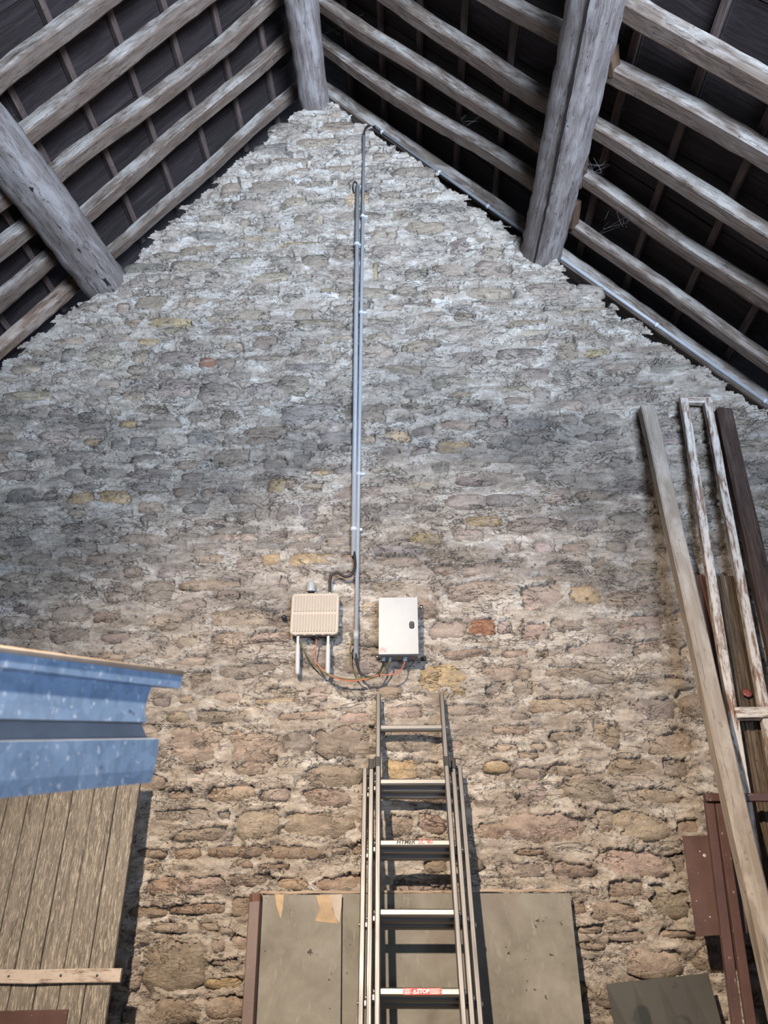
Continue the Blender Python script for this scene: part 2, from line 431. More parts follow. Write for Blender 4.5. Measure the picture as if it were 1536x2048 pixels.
def mat_cement():
    t = NT('fibre_cement'); c = t.coord('obj')
    col = t.ramp(t.noise(c, 4.5, 8, 0.65, 0.4), [(0.3, (0.125, 0.115, 0.095)), (0.5, (0.18, 0.169, 0.143)), (0.7, (0.23, 0.218, 0.19))])
    st = t.ramp(t.noise(t.coord('obj', (9, 9, 0.9)), 4, 6, 0.65, 0.2), [(0.58, 0.0), (0.72, 0.5)])
    col = t.mix(st, col, (0.31, 0.295, 0.265))
    pk = t.ramp(t.noise(c, 2.2, 4, 0.6), [(0.56, 0.0), (0.72, 0.45)])
    col = t.mix(pk, col, (0.19, 0.15, 0.13))
    sp_ = t.ramp(t.noise(c, 30, 2), [(0.695, 0.0), (0.73, 0.9)])
    col = t.mix(sp_, col, (0.04, 0.035, 0.03))
    return t.out(col, 0.85, t.bump(t.noise(c, 50, 6, 0.7), 0.25, 0.003), 0, 0.25)
M_CEMENT = mat_cement()
M_PAPER = plain('torn_tan_paper', (0.33, 0.24, 0.15), 0.8, 0, 0.25, 14)
M_PALEPAPER = plain('torn_pale_paper', (0.36, 0.31, 0.26), 0.8, 0, 0.15, 14)
M_LATH = mat_wood('thin_lath', (0.20, 0.14, 0.095), (0.36, 0.28, 0.21), (0.48, 0.40, 0.31))
M_PLANK = mat_peel('flaking_grey_planks', (0.125, 0.108, 0.09), (0.40, 0.355, 0.29), 0.525, (10, 100, 100), 2.2, 0.035, (0.235, 0.207, 0.172))
M_CLEAT = mat_peel('flaking_cream_cleat', (0.16, 0.085, 0.06), (0.47, 0.40, 0.34), 0.42, (2, 9, 9), 4.0, 0.06)
def mat_slate():
    t = NT('dark_glossy_plate'); c = t.coord('obj')
    col = t.ramp(t.noise(c, 3, 5), [(0.3, (0.042, 0.040, 0.034)), (0.7, (0.062, 0.060, 0.051))])
    bl = t.ramp(t.noise(c, 9, 3, 0.5, 0.6), [(0.60, 0.0), (0.66, 0.75)])
    col = t.mix(bl, col, (0.016, 0.021, 0.020))
    sc_ = cracks(t, t.coord('obj', (4, 4, 1.2)), 3, 0.008, 2, 0.5, 0.58)
    col = t.mix(t.math('MULTIPLY', sc_, 0.5), col, (0.02, 0.02, 0.02))
    return t.out(col, 0.35, None, 0, 0.5)
M_SLATE = mat_slate()
def mat_galv():
    t = NT('galvanised_sheet'); c = t.coord('obj')
    v = t.n('ShaderNodeTexVoronoi'); v.inputs['Scale'].default_value = 55; t.l(t.coord('obj', (1.3, 1, 0.7)), v.inputs['Vector'])
    base = t.ramp(t.noise(c, 9, 5), [(0.3, (0.20, 0.315, 0.50)), (0.7, (0.28, 0.41, 0.60))])
    sp_ = t.mix(1.0, base, t.ramp(v.outputs['Color'], [(0.2, 0.88), (0.8, 1.12)]), 'MULTIPLY')
    fl = t.ramp(t.noise(t.coord('obj', (1.6, 1, 0.8)), 60, 3, 0.6), [(0.61, 0.0), (0.67, 0.85)])
    col = t.mix(fl, sp_, (0.62, 0.72, 0.88))
    dk = t.ramp(t.noise(c, 30, 2), [(0.72, 0.0), (0.76, 0.7)])
    col = t.mix(dk, col, (0.05, 0.06, 0.08))
    return t.out(col, 0.45, t.bump(v.outputs['Distance'], 0.08, 0.002), 0.35, 0.5)
M_GALV = mat_galv()
M_GROOVEBAND = plain('dull_grey_zinc', (0.22, 0.25, 0.30), 0.6, 0.2, 0.15, 12)
M_RIM = plain('warm_lit_rim', (0.85, 0.68, 0.52), 0.6, 0, 0.15, 20)  # warm lamplight on the channel's rim, put into its colour
M_FLOOR = plain('packed_earth_floor', (0.22, 0.18, 0.14), 0.95, 0, 0.3, 3)
M_PLASTER = plain('side_wall_plaster', (0.40, 0.36, 0.31), 0.95, 0, 0.3, 4)
M_REFLECT = plain('red_reflector', (0.20, 0.055, 0.045), 0.35, 0, 0.3, 60)
M_COBWEB = plain('cobweb_dust', (0.16, 0.15, 0.145), 0.9)
M_CAP = plain('black_ladder_cap', (0.02, 0.02, 0.022), 0.45, 0, 0.4, 200)

# ------------------------------------------------------------------ room shell
WALL_Y = 4.0
def setup(q0, q1, Y):
    a, b = P(*q0, Y), P(*q1, Y); d = b-a; d /= np.linalg.norm(d); n = np.cross(d, [0, 1, 0]); n /= np.linalg.norm(n)
    return a, d, (n if n[2] > 0 else -n)
aL, dL, nL = setup((592, 180), (215, 505), 4.12)
aR, dR, nR = setup((700, 205), (1536, 790), 4.12)
rx, rz = np.linalg.solve(np.array([[nL[0], nL[2]], [nR[0], nR[2]]]), [nL@aL, nR@aR])
RIDGE = np.array([rx, 0, rz])
XL, XR, YB = -4.4, 4.3, -4.4
def roof_pt(side, s, y, h):
    d, n = (dL, nL) if side == 'L' else (dR, nR)
    p = RIDGE+d*s+n*h; p[1] = y; return p

# gable outline of the back wall (x, z), left eave to right eave
GL = [(-4.4, 2.86), (-2.873, 4.841), (-2.149, 5.771), (-0.927, 7.546)]
GR = [(-0.536, 7.592), (0.879, 5.935), (2.336, 4.278), (4.3, 2.05)]
gx = np.array([p[0] for p in GL]+[-0.73]+[p[0] for p in GR]); gz = np.array([p[1] for p in GL]+[7.62]+[p[1] for p in GR])

def vnoise(nx, nz, cx, cz, seed):
    """smooth value noise on an nx*nz grid, features cx,cz cells wide"""
    rg = np.random.default_rng(seed)
    mx, mz = int(nx/cx)+4, int(nz/cz)+4
    g = rg.normal(0, 1, (mx, mz))
    x = np.arange(nx)/cx; z = np.arange(nz)/cz
    ix = x.astype(int); iz = z.astype(int); fx = x-ix; fz = z-iz
    fx = fx*fx*(3-2*fx); fz = fz*fz*(3-2*fz)
    A = g[ix][:, iz]; B = g[ix+1][:, iz]; C_ = g[ix][:, iz+1]; D = g[ix+1][:, iz+1]
    fx = fx[:, None]; fz = fz[None, :]
    return (A*(1-fx)+B*fx)*(1-fz)+(C_*(1-fx)+D*fx)*fz

# stones read off the photograph: (origin x, origin y, zoom) and boxes in that zoom, with a colour letter
STONES = [
((400,200,3.84),"550,180,830,270,g 925,160,1200,250,o 1120,265,1300,355,g 430,325,680,415,g 720,290,1060,380,o 1010,410,1230,455,o 590,440,880,500,o 1330,400,1470,475,o 940,500,1190,560,o 665,520,860,590,o 330,480,540,545,g 160,630,305,750,o 370,615,710,710,o 760,620,1040,690,o 1050,610,1160,690,g 250,760,530,870,g 630,740,835,835,o 1120,700,1310,805,y 1360,695,1536,780,o 850,750,1030,830,g 1040,850,1380,945,o 300,905,380,975,o 435,900,500,960,g 720,880,820,980,o 860,880,945,955,o 310,1040,510,1085,o 570,1085,930,1130,y 1280,990,1510,1055,o 1020,995,1150,1030,o 230,1130,380,1165,o 1030,1110,1200,1210,o 1320,1105,1530,1205,g 150,1205,430,1275,o 550,1200,720,1280,o 785,1200,970,1300,o 0,1240,100,1290,o 395,1325,715,1440,o 990,1290,1200,1400,o 1330,1250,1365,1370,y 1380,1290,1530,1360,g 20,1340,190,1450,g 1065,1450,1450,1530,o 640,1480,800,1536,g"),
((100,500,3.84),"780,10,990,55,o 600,95,880,170,g 960,75,1240,165,o 1310,80,1536,120,o 800,215,920,290,g 930,215,1070,275,g 610,220,740,290,g 660,350,910,465,o 985,360,1220,450,o 1300,380,1360,420,o 1440,370,1536,420,o 220,400,370,480,o 510,405,605,475,o 200,560,480,605,o 560,530,705,595,o 775,515,1105,585,y 1185,500,1390,555,o 390,640,630,700,o 870,590,1030,650,o 1250,600,1450,635,o 20,675,255,720,o 1000,690,1240,775,g 1330,705,1470,770,o 95,765,180,870,g 265,740,540,890,o 630,770,760,860,o 830,780,1100,890,g 1150,825,1260,905,q 1265,830,1420,890,o 20,935,130,975,o 350,990,530,1060,o 600,960,720,1000,o 850,1000,1080,1130,g 550,1085,740,1165,o 270,1110,450,1195,g 1160,1020,1440,1160,g 665,1195,870,1245,o 460,1230,540,1275,o 1060,1240,1230,1310,g 1310,1240,1450,1340,g 700,1300,1020,1365,g 220,1240,400,1290,d 220,1370,420,1420,g 600,1430,800,1536,d 1050,1400,1270,1500,d 470,1450,595,1536,g"),
((400,560,3.84),"30,265,240,325,o 410,420,600,520,b 715,215,830,290,o 760,300,1120,365,o 380,340,540,395,o 180,480,340,545,o 960,420,1180,480,o 350,580,625,620,o 680,550,920,610,g 1010,540,1080,600,o 610,745,820,870,o 360,790,580,875,g 985,760,1180,860,o 1290,290,1536,340,o 1270,400,1460,480,o 650,950,1060,1105,g 1080,950,1450,1100,o 340,1120,690,1265,b 770,1220,890,1300,g 920,1150,1180,1310,d 180,1190,290,1270,g 470,1370,670,1450,g 700,1340,860,1430,d 90,1290,380,1430,o 830,1460,1010,1500,y 1300,780,1536,860,g 1400,1280,1530,1350,r 1310,1430,1530,1480,r"),
((720,260,3.84),"505,470,640,530,o 240,290,560,390,o 395,560,610,630,g 640,570,800,645,g 235,610,400,695,o 350,700,640,800,o 720,690,940,800,g 90,885,200,985,o 215,885,330,985,o 410,850,650,985,g 700,840,830,955,g 890,825,1010,865,o 930,890,1100,990,o 890,1010,1165,1155,o 580,1020,830,1130,o 350,1060,510,1150,g 160,1060,340,1130,g 270,1200,420,1275,o 510,1200,770,1295,o 830,1205,1165,1290,o 920,1320,1130,1360,o 180,1330,320,1380,o 450,1390,650,1470,g 715,1400,870,1450,o 345,1420,440,1480,g"),
((1000,540,3.84),"200,100,540,220,o 590,110,790,205,g 190,290,345,350,o 430,280,870,350,o 135,450,390,510,o 510,410,755,490,o 800,380,940,450,d 950,390,1100,460,g 440,540,590,680,o 665,600,855,660,y 950,580,1300,650,o 0,600,340,670,d 800,720,1060,800,o 1150,720,1480,800,g 130,760,390,850,g 400,770,520,830,g 1080,860,1330,895,o 260,890,385,980,g 520,900,710,950,g 20,970,220,1060,o 760,970,840,1020,g 390,1000,650,1070,o 900,950,1180,1000,g 650,1100,900,1170,g 120,1140,390,1215,d 480,1110,590,1190,g 130,1230,400,1330,d 600,1250,960,1300,g 90,1420,260,1470,r 560,1400,840,1450,g 850,1430,1000,1480,g 660,1480,900,1530,r"),
((0,900,3.84),"200,0,380,70,d 490,140,640,245,g 690,140,950,215,d 1010,140,1300,215,d 0,160,290,235,d 520,320,700,415,y 760,310,990,405,y 570,260,800,305,d 50,290,250,410,d 330,300,460,390,g 1010,240,1220,300,d 1340,285,1510,350,b 480,560,790,635,g 240,560,350,610,d 1080,495,1200,545,g 870,470,1000,510,g 900,650,1220,740,o 20,660,250,720,d 1290,690,1440,740,g 450,820,630,905,o 645,800,890,890,o 700,940,900,990,r 950,900,1090,970,r 1210,910,1500,970,g 20,940,290,995,o 330,1000,740,1130,g 805,1040,1020,1160,r 1105,1020,1330,1160,o 0,1365,350,1450,o 90,1200,300,1260,d 390,1200,700,1310,g 720,1230,940,1330,r 410,1380,700,1480,r 770,1405,1000,1475,r 1120,1430,1290,1485,g 1350,1430,1536,1510,o 1100,1260,1400,1370,o 0,1020,190,1130,g 1100,820,1280,860,g"),
((360,900,3.84),"675,215,810,330,y 815,210,900,300,b 160,290,260,360,r 440,815,625,930,r 635,800,760,880,y 850,790,1180,890,y 20,1000,470,1070,o 280,1075,440,1150,g 430,460,590,550,g 600,450,690,540,g 750,400,910,530,d 920,420,1050,520,d 210,640,600,700,r 680,620,860,700,r 130,530,350,575,g 280,585,600,635,d 870,640,1080,690,r 80,710,370,765,g 590,705,780,760,d 820,705,1080,760,g 760,980,850,1060,g 240,1220,680,1360,o 240,1400,510,1530,o 540,1400,830,1460,r 1220,1130,1340,1200,o 1400,1170,1536,1240,o 1180,420,1330,510,g 1090,670,1310,730,r 1400,420,1536,480,g 0,900,140,970,g"),
((740,800,3.84),"255,20,560,105,g 620,20,950,90,g 545,160,825,245,b 905,120,1060,230,r 110,230,305,310,y 320,200,490,290,d 520,310,775,400,y 310,355,450,435,r 900,270,1030,360,g 1040,270,1160,390,g 150,515,360,555,r 655,560,1130,640,g 1190,550,1350,610,d 700,440,900,510,g 260,620,500,680,r 590,730,870,820,g 880,720,1280,800,d 1340,670,1536,790,r 0,800,220,860,r 390,810,520,850,d 750,890,1015,960,y 290,900,575,950,g 320,1015,560,1100,y 130,1020,310,1105,g 650,1000,870,1090,g 1090,900,1470,1000,r 640,910,720,960,r 0,1115,420,1180,d 430,1160,770,1245,o 70,1200,380,1280,r 720,1250,1165,1345,r 1270,1090,1400,1180,r 1040,1100,1150,1170,r 20,1380,270,1470,o 590,1400,1000,1530,r"),
((1000,1000,3.84),"470,330,680,400,r 820,320,960,400,r 1050,310,1130,370,g 360,480,620,560,r 730,470,880,590,o 1040,460,1230,570,o 180,580,700,630,g 160,650,480,840,r 530,660,760,800,y 830,710,1240,810,r 1080,620,1220,670,r 750,910,870,1000,r 930,890,1250,1010,r 390,920,650,1000,r 170,950,360,1060,b 550,1090,980,1200,g 1010,1080,1250,1180,r 30,1150,210,1200,b 280,1160,370,1200,b 400,1290,980,1400,o 130,1290,230,1370,r 100,1390,250,1490,o"),
((840,1180,3.84),"75,240,350,370,r 375,225,590,345,q 600,240,700,330,r 200,450,510,520,b 0,590,355,800,y 490,580,730,690,o 510,720,660,800,g 850,830,1380,940,o 200,880,500,960,r 550,1040,840,1110,o 500,1180,750,1240,o 840,1180,960,1230,o 760,1240,900,1290,g 220,1160,320,1240,r 500,1310,680,1400,y 990,1340,1260,1420,o 1350,1040,1536,1200,o 1190,1410,1420,1470,g 680,940,840,1000,g"),
((1000,1500,3.84),"120,270,370,415,r 490,240,910,400,o 570,170,810,230,g 830,70,1180,190,o 1260,70,1430,200,g 1000,290,1420,400,o 90,490,640,700,r 750,460,870,620,o 885,470,1290,680,o 120,760,320,805,b 0,880,340,980,r 405,860,720,975,r 770,770,1300,965,r 1320,800,1420,930,g 710,1180,1080,1310,b 560,1180,660,1260,b 680,1050,760,1115,g 830,1000,1090,1130,r 1140,1050,1480,1290,o 1350,540,1520,640,b 600,1350,780,1410,r 850,1400,1150,1470,r 1220,1380,1500,1440,r 600,1480,800,1536,r 380,120,530,200,g 600,430,670,500,g"),
((300,1340,3.339),"20,190,135,240,d 200,170,290,215,o 440,145,600,210,r 690,185,1000,225,o 790,120,1000,180,g 1070,120,1180,195,r 1255,125,1440,200,g 310,265,620,345,g 120,280,265,345,o 110,380,460,610,o 520,410,870,605,o 1130,380,1500,570,r 830,280,1220,330,o 280,650,430,690,b 570,620,800,700,o 1040,640,1400,780,o 390,770,680,870,o 740,790,930,870,r 1040,800,1350,910,r 130,790,290,860,o 20,930,390,1005,g 460,940,530,1000,g 580,940,860,1120,o 890,960,1340,1110,o 140,1060,490,1140,r 150,1190,320,1260,b 410,1180,740,1250,b 790,1180,1150,1260,b 720,1295,910,1330,b 0,1390,165,1500,b 205,1380,490,1490,r 540,1360,790,1440,b 850,1385,1050,1465,b 1110,1370,1410,1470,b 890,410,1060,560,g 1210,1180,1320,1230,r 570,1270,690,1320,b"),
((680,1360,4.8),"430,770,720,950,y 730,790,950,930,g 480,1290,690,1480,r 745,1290,1010,1470,r 815,1730,1030,1850,b 440,250,780,360,r"),
((220,1640,5.02),"290,290,550,380,b 340,430,490,500,r 220,870,530,980,b 640,840,1140,940,b 400,1040,760,1130,r 890,1040,1080,1110,o 1220,790,1410,960,b 320,1220,930,1700,o 1020,1200,1140,1330,r 1220,1170,1370,1310,r 1010,1400,1280,1460,r 960,1580,1340,1690,y 410,1810,910,2048,o 970,1780,1330,1990,r 170,1380,300,1520,g 150,1560,280,1700,g 110,1890,270,2048,g"),
]
SCOL = {'g': (0.265, 0.222, 0.184), 'o': (0.285, 0.23, 0.175), 'y': (0.36, 0.265, 0.155), 'b': (0.262, 0.198, 0.15),
        'r': (0.292, 0.232, 0.19), 'd': (0.215, 0.184, 0.16), 'q': (0.27, 0.145, 0.09)}
boxes = []    # cx, cz, a, b, colour
for (ox, oy, zm), s in STONES:
    for it in s.split():
        x0, y0, x1, y1, c = it.split(','); x0, y0, x1, y1 = [float(v) for v in (x0, y0, x1, y1)]
        px0, px1, py0, py1 = ox+x0/zm, ox+x1/zm, oy+y0/zm, oy+y1/zm; xm, ym = (px0+px1)/2, (py0+py1)/2
        l, r, tp, bt = P(px0, ym, WALL_Y), P(px1, ym, WALL_Y), P(xm, py0, WALL_Y), P(xm, py1, WALL_Y)
        boxes.append([(l[0]+r[0])/2, (tp[2]+bt[2])/2, (r[0]-l[0])/2, (tp[2]-bt[2])/2, c])

ST = 0.0085                       # grid step of the mortar relief
GX0, GX1, GZ0 = -3.25, 2.75, 0.55
nx = int((GX1-GX0)/ST)+1; nz = int((7.66-GZ0)/ST)+1
xs = GX0+np.arange(nx)*ST; zs = GZ0+np.arange(nz)*ST
occ = np.zeros((nx, nz), bool)
def cells(cx, cz, a, b):
    i0, i1 = int((cx-a-GX0)/ST), int((cx+a-GX0)/ST)+1; j0, j1 = int((cz-b-GZ0)/ST), int((cz+b-GZ0)/ST)+1
    return max(i0, 0), min(i1, nx), max(j0, 0), min(j1, nz)
keep = []
for b in boxes:                   # drop doubles between neighbouring zooms
    i0, i1, j0, j1 = cells(*b[:4])
    if i1 <= i0 or j1 <= j0: continue
    if occ[i0:i1, j0:j1].mean() > 0.35: continue
    occ[i0:i1, j0:j1] = True; keep.append(b)
boxes = keep
for (wl, wh, hl, hh, tries, marg) in ((0.20, 0.36, 0.07, 0.12, 9000, 0.016), (0.11, 0.2, 0.05, 0.075, 9000, 0.014)):
    for _ in range(tries):
        a = random.uniform(wl, wh)/2; b = random.uniform(hl, hh)/2
        cx = random.uniform(GX0+0.05, GX1-0.05); cz = random.uniform(GZ0+0.1, 7.5)
        if cz+b > np.interp(cx-a, gx, gz)-0.06 or cz+b > np.interp(cx+a, gx, gz)-0.06: continue
        i0, i1, j0, j1 = cells(cx, cz, a+marg, b+marg)
        if i1 <= i0 or j1 <= j0 or occ[i0:i1, j0:j1].any(): continue
        occ[i0:i1, j0:j1] = True
        low = max(0.0, min(1.0, (3.6-cz)/2.0))
        c = random.choices('goydbr', (5, 6-3*low, 0.5, 2-1.5*low, 0.4+2*low, 0.4+4*low))[0]
        boxes.append([cx, cz, a, b, c])

# mortar relief
H = 0.010+0.009*vnoise(nx, nz, 20, 7, 1)+0.007*vnoise(nx, nz, 7.5, 3.0, 2)+0.0028*vnoise(nx, nz, 2.6, 1.5, 3)+0.010*vnoise(nx, nz, 74, 37, 4)
rid_ = np.abs(vnoise(nx, nz, 17, 5.5, 5)); H -= 0.012*np.clip(0.22-rid_, 0, 1)/0.22      # flaking ledges
N0 = vnoise(nx, nz, 15, 10, 7); N1 = vnoise(nx, nz, 6, 3.8, 8); N2 = vnoise(nx, nz, 2.8, 2, 9)
SD = np.full((nx, nz), 9.0)
for (cx, cz, a, b, c) in boxes:
    i0, i1, j0, j1 = cells(cx, cz, a*1.35, b*1.5)
    if i1 <= i0 or j1 <= j0: continue
    X = (xs[i0:i1]-cx)[:, None]; Z = (zs[j0:j1]-cz)[None, :]
    rk = random.gauss(0, 0.10)*a/max(a, b); pw = random.uniform(3.0, 7.0); wv = 0.28*b*np.sin(X/a*random.uniform(1, 3)+random.uniform(0, 6))*random.uniform(0, 1)
    Zr = Z+rk*X+wv
    d = ((np.abs(X/a))**pw+(np.abs(Zr/b))**pw)**(1/pw)
    d = d+0.14*N1[i0:i1, j0:j1]+0.09*N2[i0:i1, j0:j1]+0.10*N0[i0:i1, j0:j1]
    SD[i0:i1, j0:j1] = np.minimum(SD[i0:i1, j0:j1], d)
m = np.clip((1.02-SD)/0.16, 0, 1); m = m*m*(3-2*m)
H = H*(1-m)+(-0.045)*m+0.004*np.clip(1.35-SD, 0, 0.3)*(1-m)/0.3
gap = np.exp(-((SD-1.05)/0.04)**2)*(vnoise(nx, nz, 22, 14, 21) > 0.45)      # open cracks round many stones
fly = np.exp(-(vnoise(nx, nz, 26, 9, 22)/0.035)**2)*(vnoise(nx, nz, 40, 20, 23) > 0.55)*(SD > 1.1)   # cracks across the mortar
H -= 0.026*np.maximum(gap, fly)

top = np.interp(xs, gx, gz)
jag = 0.035*np.repeat(np.random.default_rng(3).normal(0, 1, nz//9+2), 9)[:nz]      # stepped ragged verge
ZZ = zs[None, :]+np.zeros((nx, 1)); XX = xs[:, None]+np.zeros((1, nz))
lim = top[:, None]+jag[None, :]+0.012*N1
inside = ZZ < lim
idx = -np.ones((nx, nz), int); q = inside[:-1, :-1] & inside[1:, :-1] & inside[:-1, 1:] & inside[1:, 1:]
used = np.zeros((nx, nz), bool); used[:-1, :-1] |= q; used[1:, :-1] |= q; used[:-1, 1:] |= q; used[1:, 1:] |= q
idx[used] = np.arange(used.sum())
jx = 0.0028*RNG.normal(0, 1, (nx, nz)); jz = 0.0028*RNG.normal(0, 1, (nx, nz))
V = np.stack([XX+jx, WALL_Y-H, ZZ+jz], -1)[used]
fi, fj = np.nonzero(q)
Fq = np.stack([idx[fi, fj], idx[fi+1, fj], idx[fi+1, fj+1], idx[fi, fj+1]], -1)
# skirt: verge edge runs back into the wall
me = bpy.data.meshes.new('wall_back')
me.vertices.add(len(V)); me.vertices.foreach_set('co', V.astype(np.float32).ravel())
me.loops.add(len(Fq)*4); me.loops.foreach_set('vertex_index', Fq.astype(np.int32).ravel())
me.polygons.add(len(Fq)); me.polygons.foreach_set('loop_start', np.arange(0, len(Fq)*4, 4, dtype=np.int32))
me.polygons.foreach_set('loop_total', np.full(len(Fq), 4, np.int32))
me.polygons.foreach_set('use_smooth', np.ones(len(Fq), bool))
me.update(calc_edges=True); me.validate(); me.materials.append(M_MORTAR)
WALL = struct(link(bpy.data.objects.new('wall_back', me), None, Matrix.Identity(4)))
# core of the wall behind the relief
poly = [(XL, 0.0)]+[(x, z-0.05) for x, z in zip(gx, gz)]+[(XR, 0.0)]
n = len(poly)
Vc = [(x, WALL_Y+0.03, z) for x, z in poly]+[(x, WALL_Y+0.5, z) for x, z in poly]
Fc = [tuple(range(n)), tuple(range(n, 2*n))[::-1]]+[(i, n+i, n+(i+1) % n, (i+1) % n) for i in range(n)]
poly2 = [(x, z-0.1) for x, z in zip(gx, gz)]+[(x, z+0.42) for x, z in zip(gx[::-1], gz[::-1])]
n2 = len(poly2); V2 = [(x, WALL_Y+0.42, z) for x, z in poly2]+[(x, WALL_Y+0.5, z) for x, z in poly2]; hn = len(gx)
F2 = []
for i in range(hn-1):
    a, b, c_, d_ = i, i+1, n2-2-i, n2-1-i
    F2 += [(a, b, c_, d_), (n2+d_, n2+c_, n2+b, n2+a)]
core = mk('masonry_core', Vc, [f[::-1] for f in Fc], M_MORTAR, WALL)

mk('verge_light_stop', V2, F2, M_TILE, WALL)  # added dark strip, keeps sky light out of the gap under the roof

# stones
def stone_mesh(cx, cz, a, b, c, k):
    rg = np.random.default_rng(1000+k); nk = 12
    V = []; dep = rg.uniform(-0.002, 0.009)
    tilt = rg.normal(0, 0.05, 2)
    jit = 1+rg.normal(0, 0.05, nk)
    V.append((cx, WALL_Y-dep-rg.uniform(0.002, 0.008), cz))
    for (rr, dd) in ((0.66, 0.002), (1.14, -0.014)):
        for i in range(nk):
            t = 2*math.pi*i/nk; cc, ss = math.cos(t), math.sin(t)
            qn = (abs(cc)**5+abs(ss)**5)**(-1/5)*rr*(jit[i])
            x, z = a*cc*qn, b*ss*qn
            V.append((cx+x, WALL_Y-(dep+dd+tilt[0]*x+tilt[1]*z+rg.normal(0, 0.003)), cz+z))
    for i in range(nk):
        p = V[1+nk+i]; V.append((p[0], WALL_Y+0.04, p[2]))
    F_ = [(0, 1+i, 1+(i+1) % nk) for i in range(nk)]
    for j in (0, 1):
        for i in range(nk):
            A = 1+j*nk+i; B = 1+j*nk+(i+1) % nk; F_.append((A, A+nk, B+nk, B))
    base = np.array(SCOL[c])*rg.uniform(1.1, 1.62); base = base*np.array([1+rg.normal(0, 0.03), 1.0, 1+rg.normal(0, 0.03)])
    return V, F_, np.clip(base, 0.02, 0.9)
def on_screen(cx, cz):
    d = np.array([cx, WALL_Y, cz])-EYE; zc = d@FWD
    return 768+F_PX*(d@RGT)/zc, 1024-F_PX*(d@UPV)/zc, zc
vis = []
for k, b in enumerate(boxes):
    u, v, zc = on_screen(b[0], b[1]); pxa = b[2]*b[3]*4*(F_PX/zc)**2
    hid = (u < 300 and v > 1310) or (u > 500 and u < 1150 and v > 1795) or (u > 1480 and v > 900)
    if -20 < u < 1556 and v < 2070 and not hid: vis.append((pxa, k))
vis.sort(reverse=True); single = set(k for _, k in vis[:300])
RV, RF, RC = [], [], []
def set_col(me, cols):
    at = me.color_attributes.new('Col', 'FLOAT_COLOR', 'POINT')
    at.data.foreach_set('color', np.concatenate([np.asarray(cols, np.float32), np.ones((len(cols), 1), np.float32)], 1).ravel())
for k, b in enumerate(boxes):
    V_, F_, colr = stone_mesh(*b, k)
    if k in single:
        o = mk('stone', V_, F_, M_STONE, WALL, None, True); set_col(o.data, [colr]*len(V_))
    else:
        off = len(RV); RV += V_; RF += [tuple(i+off for i in f) for f in F_]; RC += [colr]*len(V_)
o = mk('small_stones', RV, RF, M_STONE, WALL, None, True); set_col(o.data, RC); o['kind'] = 'stuff'

# floor, side walls, rear wall with the barn door opening
def slab(name, x0, x1, y0, y1, z0, z1, mat):
    V = [(x, y, z) for z in (z0, z1) for y in (y0, y1) for x in (x0, x1)]
    return struct(mk(name, V, [(0, 2, 3, 1), (4, 5, 7, 6), (0, 1, 5, 4), (2, 6, 7, 3), (0, 4, 6, 2), (1, 3, 7, 5)], mat))
slab('floor', XL-0.3, XR+0.3, YB-0.3, 4.5, -0.2, 0.0, M_FLOOR)
slab('wall_left', XL-0.3, XL, YB, 4.5, 0, 2.75, M_PLASTER)
slab('wall_right', XR, XR+0.3, YB, 4.5, 0, 1.95, M_PLASTER)
DX0, DX1, DZ = 0.7, 3.5, 3.7
rear = []; rf = []
def addq(x0, x1, zb0, zb1, zt0, zt1):
    o_ = len(rear)
    for y in (YB, YB-0.3): rear.extend([(x0, y, zb0), (x1, y, zb1), (x1, y, zt1), (x0, y, zt0)])
    rf.extend([(o_, o_+1, o_+2, o_+3), (o_+7, o_+6, o_+5, o_+4), (o_, o_+4, o_+5, o_+1), (o_+1, o_+5, o_+6, o_+2), (o_+2, o_+6, o_+7, o_+3), (o_+3, o_+7, o_+4, o_)])
G = lambda x: float(np.interp(x, gx, gz))
gs_ = [XL, -2.873, -2.149, -0.73, DX0]
for i in range(4): addq(gs_[i], gs_[i+1], 0, 0, G(gs_[i]), G(gs_[i+1]))
addq(DX0, 2.336, DZ, DZ, G(DX0), G(2.336)); addq(2.336, 2.9, DZ, 3.6, G(2.336), G(2.9)); addq(DX1, XR, 0, 0, G(DX1), G(XR))
struct(mk('wall_rear', rear, rf, M_PLASTER))

